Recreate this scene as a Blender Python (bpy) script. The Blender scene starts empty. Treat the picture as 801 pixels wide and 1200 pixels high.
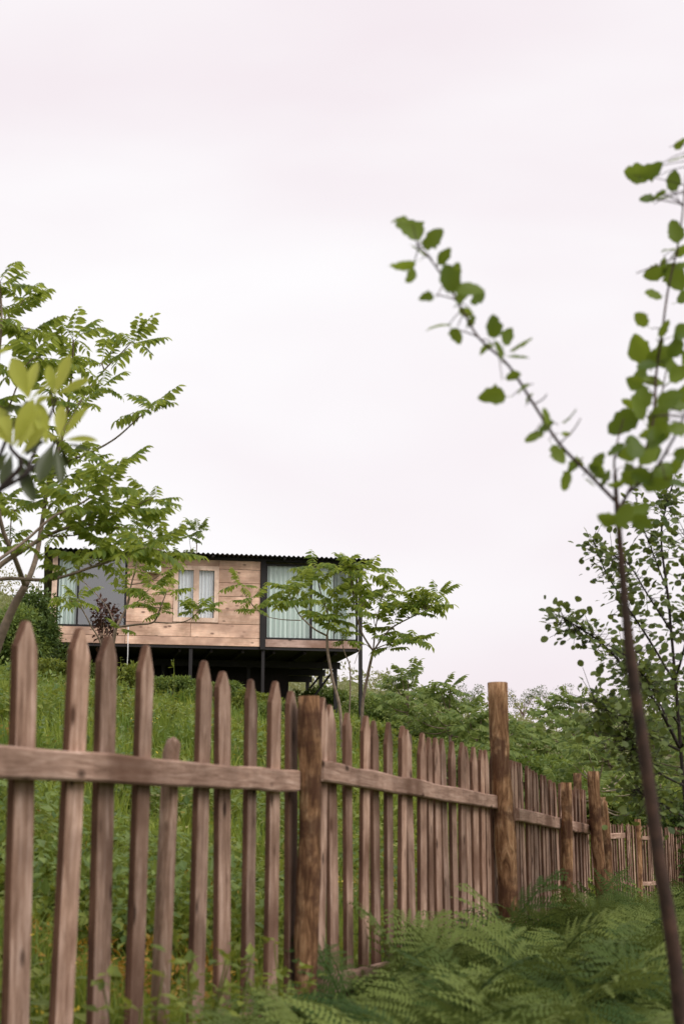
import bpy, math, random
import numpy as np
from mathutils import Vector, Matrix

R = math.radians
random.seed(7)
rng = np.random.default_rng(7)
sc = bpy.context.scene
COL = sc.collection

# ------------------------------------------------------------------ camera
EZ = 1.40                      # eye height
PITCH = R(11.8)
FPX = 1200 * 50 / 36           # focal length in photo pixels
cam_d = bpy.data.cameras.new('camera')
cam = bpy.data.objects.new('camera', cam_d)
COL.objects.link(cam)
cam.location = (0, 0, EZ)
cam.rotation_euler = (math.pi / 2 + PITCH, 0, 0)
cam_d.sensor_fit = 'VERTICAL'
cam_d.sensor_height = 36
cam_d.lens = 50
cam_d.clip_start = 0.05
cam_d.clip_end = 3000
cam_d.dof.use_dof = True
cam_d.dof.focus_distance = 36
cam_d.dof.aperture_fstop = 4.0
sc.camera = cam

# ------------------------------------------------------------------ sky + sun (overcast)
SUN_EL, SUN_AZ = R(48), R(134)     # azimuth clockwise from +Y
wd = bpy.data.worlds.new('World')
sc.world = wd
wd.use_nodes = True
nt = wd.node_tree
nt.nodes.clear()
w_out = nt.nodes.new('ShaderNodeOutputWorld')
w_mix = nt.nodes.new('ShaderNodeMixShader')
w_b1 = nt.nodes.new('ShaderNodeBackground')
w_b2 = nt.nodes.new('ShaderNodeBackground')
w_sky = nt.nodes.new('ShaderNodeTexSky')
w_sky.sky_type = 'NISHITA'
w_sky.sun_disc = False
w_sky.sun_elevation = SUN_EL
w_sky.sun_rotation = SUN_AZ
w_sky.dust_density = 4.0
w_tc = nt.nodes.new('ShaderNodeTexCoord')
w_map = nt.nodes.new('ShaderNodeMapping')
w_map.inputs['Scale'].default_value = (1.0, 1.0, 2.2)
w_n = nt.nodes.new('ShaderNodeTexNoise')
w_n.inputs['Scale'].default_value = 2.0
w_n.inputs['Detail'].default_value = 4.0
w_n.inputs['Roughness'].default_value = 0.45
w_n.inputs['Distortion'].default_value = 0.35
w_r = nt.nodes.new('ShaderNodeValToRGB')
w_r.color_ramp.elements[0].position = 0.37
w_r.color_ramp.elements[0].color = (0.905, 0.815, 0.858, 1)
w_r.color_ramp.elements[1].position = 0.61
w_r.color_ramp.elements[1].color = (1.0, 0.982, 0.995, 1)
L = nt.links
L.new(w_sky.outputs[0], w_b1.inputs['Color'])
w_b1.inputs['Strength'].default_value = 0.07
L.new(w_tc.outputs['Generated'], w_map.inputs[0])
L.new(w_map.outputs[0], w_n.inputs['Vector'])
L.new(w_n.outputs['Fac'], w_r.inputs[0])
L.new(w_r.outputs[0], w_b2.inputs['Color'])
w_b2.inputs['Strength'].default_value = 0.675
w_mix.inputs[0].default_value = 0.96          # thick cloud cover over the blue sky
L.new(w_b1.outputs[0], w_mix.inputs[1])
L.new(w_b2.outputs[0], w_mix.inputs[2])
L.new(w_mix.outputs[0], w_out.inputs['Surface'])

sun_d = bpy.data.lights.new('sun', 'SUN')
sun_d.energy = 1.5
sun_d.angle = R(35)
sun_d.color = (1.0, 0.96, 0.90)
sun = bpy.data.objects.new('sun', sun_d)
COL.objects.link(sun)
sdir = Vector((math.sin(SUN_AZ) * math.cos(SUN_EL), math.cos(SUN_AZ) * math.cos(SUN_EL), math.sin(SUN_EL)))
sun.rotation_euler = sdir.to_track_quat('Z', 'Y').to_euler()
sun.location = (0, 0, 30)

sc.view_settings.view_transform = 'Standard'
sc.view_settings.look = 'None'
sc.view_settings.gamma = 1.0
sc.view_settings.exposure = 0.62
sc.view_settings.use_curve_mapping = False
sc.render.engine = 'CYCLES'
sc.cycles.use_denoising = True
sc.cycles.max_bounces = 8
sc.cycles.diffuse_bounces = 3
sc.cycles.transparent_max_bounces = 12
sc.cycles.transmission_bounces = 4
sc.cycles.caustics_reflective = False
sc.cycles.caustics_refractive = False

CP, SP = math.cos(PITCH), math.sin(PITCH)
def at(x, y, d):
    """world point seen at photo pixel (x, y), d metres ahead"""
    u = (x - 400.5) / FPX
    v = (600 - y) / FPX
    r = Vector((u, CP - v * SP, SP + v * CP))
    return Vector((0, 0, EZ)) + r * (d / r.y)

# ------------------------------------------------------------------ mesh helpers
def link(name, me, parent=None):
    o = bpy.data.objects.new(name, me)
    COL.objects.link(o)
    if parent is not None:
        o.parent = parent
    return o

def tag(o, label, cat, group=None):
    o['label'] = label
    o['category'] = cat
    if group:
        o['group'] = group
    return o

def empty(name, loc=(0, 0, 0), rz=0.0):
    o = bpy.data.objects.new(name, None)
    o.empty_display_size = 0.2
    COL.objects.link(o)
    o.location = loc
    o.rotation_euler = (0, 0, rz)
    return o

def make_mesh(name, V, F, mat, smooth=False):
    me = bpy.data.meshes.new(name)
    me.from_pydata([tuple(v) for v in V], [], [tuple(f) for f in F])
    if mat:
        me.materials.append(mat)
    if smooth:
        me.polygons.foreach_set('use_smooth', np.ones(len(me.polygons), dtype=bool))
    me.update()
    return me

def np_mesh(name, V, faces, mat, smooth=False):
    """V (n,3); faces: list of int arrays (m,3) or (m,4)"""
    me = bpy.data.meshes.new(name)
    V = np.ascontiguousarray(V, dtype=np.float32)
    me.vertices.add(len(V))
    me.vertices.foreach_set('co', V.ravel())
    loops = np.concatenate([f.ravel() for f in faces]).astype(np.int32)
    sizes = np.concatenate([np.full(len(f), f.shape[1], dtype=np.int32) for f in faces])
    starts = np.concatenate([[0], np.cumsum(sizes)[:-1]]).astype(np.int32)
    me.loops.add(len(loops))
    me.loops.foreach_set('vertex_index', loops)
    me.polygons.add(len(sizes))
    me.polygons.foreach_set('loop_start', starts)
    me.polygons.foreach_set('loop_total', sizes)
    me.polygons.foreach_set('use_smooth', np.full(len(sizes), smooth, dtype=bool))
    if mat:
        me.materials.append(mat)
    me.update(calc_edges=True)
    me.validate()
    return me

def scatter(T, TF, pos, rot, scale):
    """copies template verts T (m,3), faces TF (k,3) to N places -> V, F"""
    N, m = len(pos), len(T)
    sc_ = np.asarray(scale)
    if sc_.ndim == 1:
        sc_ = sc_[:, None]
    P = T[None, :, :] * sc_[:, None, :]
    V = np.einsum('nij,nmj->nmi', rot, P) + pos[:, None, :]
    F = (TF[None, :, :] + (np.arange(N) * m)[:, None, None]).reshape(-1, TF.shape[1])
    return V.reshape(-1, 3), F

def frames(d, up):
    """rotation matrices with local x along d, local z close to up"""
    x = d / np.linalg.norm(d, axis=1, keepdims=True)
    y = np.cross(up, x)
    y /= (np.linalg.norm(y, axis=1, keepdims=True) + 1e-9)
    z = np.cross(x, y)
    return np.stack([x, y, z], axis=2)

def box_data(x0, x1, y0, y1, z0, z1):
    V = [(x0, y0, z0), (x1, y0, z0), (x1, y1, z0), (x0, y1, z0), (x0, y0, z1), (x1, y0, z1), (x1, y1, z1), (x0, y1, z1)]
    F = [(0, 3, 2, 1), (4, 5, 6, 7), (0, 1, 5, 4), (1, 2, 6, 5), (2, 3, 7, 6), (3, 0, 4, 7)]
    return V, F

def box(name, x0, x1, y0, y1, z0, z1, mat, parent=None, bevel=0.0):
    V, F = box_data(x0, x1, y0, y1, z0, z1)
    o = link(name, make_mesh(name, V, F, mat), parent)
    if bevel:
        b = o.modifiers.new('bevel', 'BEVEL')
        b.width = bevel
        b.segments = 1
    return o

class Build:
    def __init__(self):
        self.V, self.F = [], []
    def box(self, *a):
        V, F = box_data(*a)
        n = len(self.V)
        self.V += V
        self.F += [tuple(i + n for i in f) for f in F]
    def tube(self, pts, radii, sides=6, cap=True, rough=0.0):
        pts = [Vector(p) for p in pts]
        n = len(self.V)
        up = Vector((0.3, 0.2, 1)).normalized()
        prev = None
        for i, p in enumerate(pts):
            t = (pts[min(i + 1, len(pts) - 1)] - pts[max(i - 1, 0)]).normalized()
            if prev is None:
                a = t.cross(up if abs(t.dot(up)) < 0.95 else Vector((1, 0, 0))).normalized()
            else:
                a = (prev - t * prev.dot(t)).normalized()
            prev = a
            b = t.cross(a)
            for k in range(sides):
                an = 2 * math.pi * k / sides
                r = radii[i] * (1 + (random.uniform(-rough, rough) if rough else 0))
                self.V.append(tuple(p + a * (math.cos(an) * r) + b * (math.sin(an) * r)))
        for i in range(len(pts) - 1):
            for k in range(sides):
                k2 = (k + 1) % sides
                self.F.append((n + i * sides + k, n + i * sides + k2, n + (i + 1) * sides + k2, n + (i + 1) * sides + k))
        if cap:
            self.F.append(tuple(n + k for k in range(sides))[::-1])
            e = n + (len(pts) - 1) * sides
            self.F.append(tuple(e + k for k in range(sides)))
    def obj(self, name, mat, parent=None, smooth=False):
        return link(name, make_mesh(name, self.V, self.F, mat, smooth), parent)

def spline(pts, step=4):
    """Catmull-Rom through pts"""
    P = [Vector(p) for p in pts]
    if len(P) < 3:
        return [P[0].lerp(P[-1], i / step) for i in range(step + 1)]
    out = []
    for i in range(len(P) - 1):
        p0, p1, p2 = P[max(i - 1, 0)], P[i], P[i + 1]
        p3 = P[min(i + 2, len(P) - 1)]
        for k in range(step):
            t = k / step
            out.append(0.5 * ((2 * p1) + (p2 - p0) * t + (2 * p0 - 5 * p1 + 4 * p2 - p3) * t * t + (3 * p1 - p0 - 3 * p2 + p3) * t ** 3))
    out.append(P[-1])
    return out

def branch(b, pts, r0, r1, sides=6, step=4):
    S = spline(pts, step)
    n = len(S) - 1
    b.tube(S, [r0 + (r1 - r0) * (i / n) for i in range(n + 1)], sides)

# ------------------------------------------------------------------ materials
def new_mat(name):
    m = bpy.data.materials.new(name)
    m.use_nodes = True
    t = m.node_tree
    t.nodes.clear()
    out = t.nodes.new('ShaderNodeOutputMaterial')
    return m, t, out

def nd(t, kind, **kw):
    n = t.nodes.new(kind)
    for k, v in kw.items():
        if k in n.inputs:
            n.inputs[k].default_value = v
        else:
            setattr(n, k, v)
    return n

def ramp(t, stops):
    r = t.nodes.new('ShaderNodeValToRGB')
    e = r.color_ramp.elements
    while len(e) < len(stops):
        e.new(0.5)
    for i, (p, c) in enumerate(stops):
        e[i].position = p
        e[i].color = (c[0], c[1], c[2], 1)
    return r

def mixc(t, fac, a, b, mode='MIX'):
    m = t.nodes.new('ShaderNodeMix')
    m.data_type = 'RGBA'
    m.blend_type = mode
    for sock, v in ((m.inputs[0], fac), (m.inputs[6], a), (m.inputs[7], b)):
        if hasattr(v, 'links'):
            t.links.new(v, sock)
        elif isinstance(v, (int, float)):
            sock.default_value = v
        else:
            sock.default_value = (v[0], v[1], v[2], 1)
    return m.outputs[2]

def wood(name, dark, mid, light, along='Z', scale=1.0, stain=None, rand=0.35, knots=True, rough=0.85, bump=0.25):
    m, t, out = new_mat(name)
    tc = nd(t, 'ShaderNodeTexCoord')
    oi = nd(t, 'ShaderNodeObjectInfo')
    off = nd(t, 'ShaderNodeVectorMath', operation='SCALE')
    cmb = nd(t, 'ShaderNodeCombineXYZ')
    for i in range(3):
        t.links.new(oi.outputs['Random'], cmb.inputs[i])
    t.links.new(cmb.outputs[0], off.inputs[0])
    off.inputs['Scale'].default_value = 37.0
    add = nd(t, 'ShaderNodeVectorMath', operation='ADD')
    t.links.new(tc.outputs['Object'], add.inputs[0])
    t.links.new(off.outputs[0], add.inputs[1])
    mp = nd(t, 'ShaderNodeMapping')
    s = [22 * scale] * 3
    s['XYZ'.index(along)] = 1.7 * scale
    mp.inputs['Scale'].default_value = s
    t.links.new(add.outputs[0], mp.inputs[0])
    n1 = nd(t, 'ShaderNodeTexNoise', Scale=2.0, Detail=10.0, Roughness=0.75, Distortion=0.9)
    t.links.new(mp.outputs[0], n1.inputs['Vector'])
    r = ramp(t, [(0.28, dark), (0.5, mid), (0.72, light)])
    t.links.new(n1.outputs['Fac'], r.inputs[0])
    n2 = nd(t, 'ShaderNodeTexNoise', Scale=3.2 * scale, Detail=4.0, Roughness=0.6)
    t.links.new(add.outputs[0], n2.inputs['Vector'])
    r2 = ramp(t, [(0.35, (0.62, 0.58, 0.56)), (0.62, (1.12, 1.1, 1.1))])
    t.links.new(n2.outputs['Fac'], r2.inputs[0])
    c = mixc(t, 1.0, r.outputs[0], r2.outputs[0], 'MULTIPLY')
    if knots:
        mp2 = nd(t, 'ShaderNodeMapping')
        s2 = [9 * scale] * 3
        s2['XYZ'.index(along)] = 4.6 * scale
        mp2.inputs['Scale'].default_value = s2
        t.links.new(add.outputs[0], mp2.inputs[0])
        vo = nd(t, 'ShaderNodeTexVoronoi', Scale=1.0)
        t.links.new(mp2.outputs[0], vo.inputs['Vector'])
        rk = ramp(t, [(0.09, (1, 1, 1)), (0.2, (0, 0, 0))])
        t.links.new(vo.outputs['Distance'], rk.inputs[0])
        c = mixc(t, rk.outputs[0], c, [x * 0.45 for x in dark])
    if stain:
        n3 = nd(t, 'ShaderNodeTexNoise', Scale=1.7 * scale, Detail=3.0, Roughness=0.55)
        t.links.new(add.outputs[0], n3.inputs['Vector'])
        r3 = ramp(t, [(0.47, (0, 0, 0)), (0.64, (0.8, 0.8, 0.8))])
        t.links.new(n3.outputs['Fac'], r3.inputs[0])
        c = mixc(t, r3.outputs[0], c, stain)
    hsv = nd(t, 'ShaderNodeHueSaturation')
    mr = nd(t, 'ShaderNodeMapRange')
    mr.inputs['To Min'].default_value = 1 - rand
    mr.inputs['To Max'].default_value = 1 + rand * 0.6
    t.links.new(oi.outputs['Random'], mr.inputs['Value'])
    t.links.new(mr.outputs[0], hsv.inputs['Value'])
    t.links.new(c, hsv.inputs['Color'])
    bs = nd(t, 'ShaderNodeBsdfPrincipled', Roughness=rough)
    bs.inputs['Specular IOR Level'].default_value = 0.25
    t.links.new(hsv.outputs[0], bs.inputs['Base Color'])
    bp = nd(t, 'ShaderNodeBump', Strength=bump, Distance=0.01)
    t.links.new(n1.outputs['Fac'], bp.inputs['Height'])
    t.links.new(bp.outputs[0], bs.inputs['Normal'])
    t.links.new(bs.outputs[0], out.inputs[0])
    return m

def leafmat(name, c1, c2, trans=0.35, tcol=None, rough=0.5, island=True, spec=0.3, patch=None):
    m, t, out = new_mat(name)
    if island:
        g = nd(t, 'ShaderNodeNewGeometry')
        rnd = g.outputs['Random Per Island']
    else:
        g = nd(t, 'ShaderNodeObjectInfo')
        rnd = g.outputs['Random']
    c = mixc(t, rnd, c1, c2)
    if patch:
        tc = nd(t, 'ShaderNodeTexCoord')
        n = nd(t, 'ShaderNodeTexNoise', Scale=patch[1], Detail=3.0)
        t.links.new(tc.outputs['Object'], n.inputs['Vector'])
        rr = ramp(t, [(0.45, (0, 0, 0)), (0.65, (1, 1, 1))])
        t.links.new(n.outputs['Fac'], rr.inputs[0])
        c = mixc(t, rr.outputs[0], c, patch[0])
    bs = nd(t, 'ShaderNodeBsdfPrincipled', Roughness=rough)
    bs.inputs['Specular IOR Level'].default_value = spec
    t.links.new(c, bs.inputs['Base Color'])
    tr = nd(t, 'ShaderNodeBsdfTranslucent')
    tc2 = tcol or tuple(min(1, x * k) for x, k in zip(c2, (1.5, 1.35, 0.8)))
    ct = mixc(t, 0.5, c, tc2)
    t.links.new(ct, tr.inputs['Color'])
    ms = nd(t, 'ShaderNodeMixShader')
    ms.inputs[0].default_value = trans
    t.links.new(bs.outputs[0], ms.inputs[1])
    t.links.new(tr.outputs[0], ms.inputs[2])
    t.links.new(ms.outputs[0], out.inputs[0])
    return m

def plain(name, col, rough=0.6, metal=0.0, noise=0.0, nscale=8.0):
    m, t, out = new_mat(name)
    bs = nd(t, 'ShaderNodeBsdfPrincipled', Roughness=rough, Metallic=metal)
    if noise:
        tc = nd(t, 'ShaderNodeTexCoord')
        n = nd(t, 'ShaderNodeTexNoise', Scale=nscale, Detail=5.0, Roughness=0.6)
        t.links.new(tc.outputs['Object'], n.inputs['Vector'])
        r = ramp(t, [(0.3, [c * (1 - noise) for c in col]), (0.7, [min(1, c * (1 + noise)) for c in col])])
        t.links.new(n.outputs['Fac'], r.inputs[0])
        t.links.new(r.outputs[0], bs.inputs['Base Color'])
        bp = nd(t, 'ShaderNodeBump', Strength=0.2, Distance=0.01)
        t.links.new(n.outputs['Fac'], bp.inputs['Height'])
        t.links.new(bp.outputs[0], bs.inputs['Normal'])
    else:
        bs.inputs['Base Color'].default_value = (*col, 1)
    t.links.new(bs.outputs[0], out.inputs[0])
    return m

def glassmat(name, tint=(0.92, 0.95, 0.94), base=0.04, gain=1.0):
    m, t, out = new_mat(name)
    tr = nd(t, 'ShaderNodeBsdfTransparent')
    tr.inputs[0].default_value = (*tint, 1)
    gl = nd(t, 'ShaderNodeBsdfGlossy', Roughness=0.02)
    gl.inputs[0].default_value = (0.95, 0.95, 0.95, 1)
    fw_ = nd(t, 'ShaderNodeLayerWeight', Blend=0.5)
    fr = nd(t, 'ShaderNodeMath', operation='POWER')
    fr.inputs[1].default_value = 4.0
    t.links.new(fw_.outputs['Facing'], fr.inputs[0])
    mr = nd(t, 'ShaderNodeMath', operation='MULTIPLY_ADD')
    mr.inputs[1].default_value = gain
    mr.inputs[2].default_value = base
    mr.use_clamp = True
    t.links.new(fr.outputs[0], mr.inputs[0])
    ms = nd(t, 'ShaderNodeMixShader')
    t.links.new(mr.outputs[0], ms.inputs[0])
    t.links.new(tr.outputs[0], ms.inputs[1])
    t.links.new(gl.outputs[0], ms.inputs[2])
    t.links.new(ms.outputs[0], out.inputs[0])
    return m

M = {}
M['picket'] = wood('picket_wood', (0.095, 0.045, 0.028), (0.40, 0.260, 0.190), (0.74, 0.56, 0.475), 'Z', 1.0, stain=(0.115, 0.055, 0.033), rand=0.46)
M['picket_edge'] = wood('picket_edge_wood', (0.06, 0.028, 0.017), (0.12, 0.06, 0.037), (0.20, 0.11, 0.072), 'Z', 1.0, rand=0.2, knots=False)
M['rail'] = wood('rail_wood', (0.15, 0.080, 0.052), (0.41, 0.27, 0.205), (0.64, 0.47, 0.385), 'X', 1.0, stain=(0.135, 0.068, 0.043), rand=0.15)
def bark_post(name):
    m, t, out = new_mat(name)
    tc = nd(t, 'ShaderNodeTexCoord')
    oi = nd(t, 'ShaderNodeObjectInfo')
    mp = nd(t, 'ShaderNodeMapping')
    mp.inputs['Scale'].default_value = (14, 14, 2.6)
    t.links.new(tc.outputs['Object'], mp.inputs[0])
    n1 = nd(t, 'ShaderNodeTexNoise', Scale=1.6, Detail=8.0, Roughness=0.72, Distortion=0.8)
    t.links.new(mp.outputs[0], n1.inputs['Vector'])
    r = ramp(t, [(0.30, (0.045, 0.022, 0.012)), (0.42, (0.14, 0.070, 0.035)), (0.53, (0.30, 0.165, 0.085)), (0.67, (0.55, 0.36, 0.21))])
    t.links.new(n1.outputs['Fac'], r.inputs[0])
    n2 = nd(t, 'ShaderNodeTexNoise', Scale=4.5, Detail=5.0, Roughness=0.6)
    t.links.new(tc.outputs['Object'], n2.inputs['Vector'])
    r2 = ramp(t, [(0.50, (0, 0, 0)), (0.60, (0.8, 0.8, 0.8))])
    t.links.new(n2.outputs['Fac'], r2.inputs[0])
    c = mixc(t, r2.outputs[0], r.outputs[0], (0.075, 0.035, 0.022))
    hsv = nd(t, 'ShaderNodeHueSaturation')
    mr = nd(t, 'ShaderNodeMapRange')
    mr.inputs['To Min'].default_value = .75
    mr.inputs['To Max'].default_value = 1.25
    t.links.new(oi.outputs['Random'], mr.inputs['Value'])
    t.links.new(mr.outputs[0], hsv.inputs['Value'])
    t.links.new(c, hsv.inputs['Color'])
    bs = nd(t, 'ShaderNodeBsdfPrincipled', Roughness=.9)
    bs.inputs['Specular IOR Level'].default_value = 0.15
    t.links.new(hsv.outputs[0], bs.inputs['Base Color'])
    bp = nd(t, 'ShaderNodeBump', Strength=.9, Distance=.02)
    t.links.new(n1.outputs['Fac'], bp.inputs['Height'])
    t.links.new(bp.outputs[0], bs.inputs['Normal'])
    t.links.new(bs.outputs[0], out.inputs[0])
    return m
M['post'] = bark_post('post_bark')
M['board'] = wood('cabin_board', (0.58, 0.35, 0.26), (0.85, 0.58, 0.43), (0.90, 0.69, 0.55), 'X', 0.55, stain=(0.46, 0.29, 0.22), rand=0.16)
M['trim'] = wood('cabin_trim', (0.68, 0.47, 0.36), (0.84, 0.63, 0.50), (0.88, 0.70, 0.58), 'Z', 0.6, rand=0.1, knots=False)
M['dark_metal'] = plain('dark_steel', (0.012, 0.009, 0.010), 0.75, 0.0, 0.3, 4)
M['roof'] = plain('roof_sheet', (0.014, 0.014, 0.015), 0.6, 0.0, 0.3, 3)
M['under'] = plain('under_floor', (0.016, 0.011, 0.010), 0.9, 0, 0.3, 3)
M['inner'] = plain('inner_wall', (0.30, 0.23, 0.20), 0.8, 0, 0.1, 2)
M['curtain'] = plain('curtain_green', (0.74, 0.82, 0.78), 0.9)
M['sheer'] = plain('curtain_white', (0.84, 0.84, 0.88), 0.9)
M['glass'] = glassmat('glass', base=0.045, gain=0.9)
M['glass_dark'] = glassmat('glass_reflecting', tint=(0.55, 0.5, 0.52), base=0.24, gain=0.7)
M['white'] = plain('white_plastic', (0.78, 0.77, 0.76), 0.5)
M['grey'] = plain('grey_grille', (0.25, 0.24, 0.24), 0.6)
M['bark'] = plain('bark_grey', (0.21, 0.155, 0.115), 0.85, 0, 0.35, 14)
M['bark_dark'] = plain('bark_dark', (0.020, 0.011, 0.008), 0.85, 0, 0.6, 30)
M['bark_sapling'] = plain('bark_sapling', (0.050, 0.024, 0.016), 0.85, 0, 0.75, 16)
M['bark_pale'] = plain('bark_pale', (0.30, 0.24, 0.17), 0.85, 0, 0.3, 12)
M['pinnate'] = leafmat('pinnate_leaf', (0.100, 0.165, 0.028), (0.290, 0.350, 0.066), 0.55, (0.58, 0.64, 0.10))
M['pinnate_far'] = leafmat('pinnate_leaf_far', (0.095, 0.155, 0.040), (0.270, 0.340, 0.100), 0.50, (0.42, 0.48, 0.13))
M['alder'] = leafmat('alder_leaf', (0.055, 0.092, 0.025), (0.170, 0.215, 0.060), 0.42)
M['sapling_leaf'] = leafmat('sapling_leaf', (0.065, 0.120, 0.018), (0.185, 0.255, 0.030), 0.48, (0.38, 0.47, 0.045), island=False)
M['rhodo'] = leafmat('young_leaf', (0.42, 0.46, 0.06), (0.52, 0.53, 0.11), 0.5, (0.72, 0.72, 0.14), island=False)
M['rhodo_old'] = leafmat('old_leaf', (0.045, 0.06, 0.02), (0.09, 0.11, 0.03), 0.15, island=False, rough=0.4)
M['fern'] = leafmat('fern_leaf', (0.030, 0.062, 0.016), (0.180, 0.222, 0.058), 0.27, (0.26, 0.32, 0.07), island=False, rough=0.7, spec=0.1)
M['grass'] = leafmat('grass_blade', (0.110, 0.185, 0.024), (0.340, 0.390, 0.070), 0.45, (0.46, 0.54, 0.08), patch=((0.085, 0.160, 0.028), 0.45))
M['weed'] = leafmat('weed_leaf', (0.095, 0.145, 0.026), (0.260, 0.300, 0.062), 0.40)
M['dry_weed'] = leafmat('dry_weed_leaf', (0.24, 0.24, 0.07), (0.42, 0.40, 0.16), 0.4)
M['rust_weed'] = leafmat('rust_weed_leaf', (0.30, 0.14, 0.03), (0.42, 0.28, 0.04), 0.35)
M['flower'] = leafmat('yellow_flower', (0.62, 0.44, 0.03), (0.72, 0.58, 0.05), 0.3)
M['shrub_dark'] = leafmat('dark_shrub_leaf', (0.045, 0.088, 0.024), (0.130, 0.185, 0.048), 0.33)
M['shrub'] = leafmat('shrub_leaf', (0.080, 0.140, 0.036), (0.230, 0.300, 0.080), 0.42)
M['red_leaf'] = leafmat('red_leaf', (0.050, 0.022, 0.018), (0.10, 0.045, 0.03), 0.2)
M['scrub'] = leafmat('scrub_leaf', (0.20, 0.225, 0.12), (0.33, 0.35, 0.19), 0.40, patch=((0.34, 0.32, 0.19), 0.06))

# ground: soil, moss and short turf
m, t, out = new_mat('ground_soil')
tc = nd(t, 'ShaderNodeTexCoord')
n1 = nd(t, 'ShaderNodeTexNoise', Scale=0.9, Detail=8.0, Roughness=0.65)
t.links.new(tc.outputs['Object'], n1.inputs['Vector'])
r1 = ramp(t, [(0.3, (0.060, 0.062, 0.022)), (0.5, (0.125, 0.150, 0.036)), (0.7, (0.19, 0.21, 0.06))])
t.links.new(n1.outputs['Fac'], r1.inputs[0])
n2 = nd(t, 'ShaderNodeTexNoise', Scale=14.0, Detail=6.0, Roughness=0.7)
t.links.new(tc.outputs['Object'], n2.inputs['Vector'])
r2 = ramp(t, [(0.35, (0.45, 0.42, 0.4)), (0.65, (1.25, 1.25, 1.2))])
t.links.new(n2.outputs['Fac'], r2.inputs[0])
gc = mixc(t, 1.0, r1.outputs[0], r2.outputs[0], 'MULTIPLY')
# a bare brown clearing on the far slope
sub = nd(t, 'ShaderNodeVectorMath', operation='DISTANCE')
t.links.new(tc.outputs['Object'], sub.inputs[0])
sub.inputs[1].default_value = (13.6, 107.0, 8.0)
n3 = nd(t, 'ShaderNodeTexNoise', Scale=0.35, Detail=4.0)
t.links.new(tc.outputs['Object'], n3.inputs['Vector'])
ma = nd(t, 'ShaderNodeMath', operation='MULTIPLY_ADD')
ma.inputs[1].default_value = 6.0
t.links.new(n3.outputs['Fac'], ma.inputs[0])
t.links.new(sub.outputs['Value'], ma.inputs[2])
r3 = ramp(t, [(0.62, (1, 1, 1)), (0.78, (0, 0, 0))])
dv = nd(t, 'ShaderNodeMath', operation='DIVIDE')
dv.inputs[1].default_value = 14.0
t.links.new(ma.outputs[0], dv.inputs[0])
t.links.new(dv.outputs[0], r3.inputs[0])
gc = mixc(t, r3.outputs[0], gc, (0.24, 0.155, 0.10))
bs = nd(t, 'ShaderNodeBsdfPrincipled', Roughness=0.95)
bs.inputs['Specular IOR Level'].default_value = 0.1
t.links.new(gc, bs.inputs['Base Color'])
bp = nd(t, 'ShaderNodeBump', Strength=0.6, Distance=0.08)
t.links.new(n2.outputs['Fac'], bp.inputs['Height'])
t.links.new(bp.outputs[0], bs.inputs['Normal'])
t.links.new(bs.outputs[0], out.inputs[0])
M['ground'] = m

# ------------------------------------------------------------------ terrain
CTRL = np.array([
    (0, 0, -1.35), (-3, 0, -1.25), (3, 0, -1.5), (0, 3, -1.22), (-1, 4.4, -1.02), (-.2, 6.7, -1.06), (1.1, 10.4, -1.16),
    (2.4, 14, -1.42), (4, 19, -1.62), (3.5, 8, -1.45), (6, 14, -1.8), (7, 22, -1.75), (2, 3, -1.4), (0.3, 5, -1.12),
    (-4, 8, 0.0), (-3, 12, .15), (-5, 20, 1.5), (-1, 20, .7), (2.5, 20, -.7), (-8, 30, 2.55), (-2.5, 30, 1.6), (-2, 12, -.1),
    (-8.3, 40.2, 3.75), (-4, 41, 3.15), (0.5, 42, 2.4), (-11, 50, 5.0), (-1.5, 50, 3.2), (8, 40, 0.6), (8, 30, -.7),
    (15, 40, -1.2), (15, 25, -2.2), (10, 60, 1.5), (25, 60, 0), (-22, 40, 6.0), (-15, 20, 3.4), (-12, 5, 1.0), (-30, 10, 4),
    (15, 5, -2.6), (30, 20, -3.5), (0, -12, -1.6), (-20, -12, 0), (20, -12, -3), (35, 45, -2.0), (-35, 60, 9), (0, 65, 5.0), (-12, 66, 8)])
def tps_fit(C):
    n = len(C)
    D = np.linalg.norm(C[:, None, :2] - C[None, :, :2], axis=2)
    K = np.where(D > 0, D ** 2 * np.log(D + 1e-9), 0) + np.eye(n) * 0.6
    P = np.c_[np.ones(n), C[:, :2]]
    A = np.zeros((n + 3, n + 3))
    A[:n, :n] = K
    A[:n, n:] = P
    A[n:, :n] = P.T
    return np.linalg.solve(A, np.r_[C[:, 2], 0, 0, 0])
WT = tps_fit(CTRL)
SKY_X = np.array([-60, -40, -22, -13.5, -8, 0, 1, 5.5, 9.5, 12.6, 15.6, 19, 25, 32, 45, 70]) # degrees of azimuth
SKY_E = np.array([10, 10, 10, 9.0, 7.0, 5.6, 5.3, 4.0, 3.7, 3.8, 4.2, 4.6, 5.6, 6, 6, 6]) / 57.3
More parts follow.
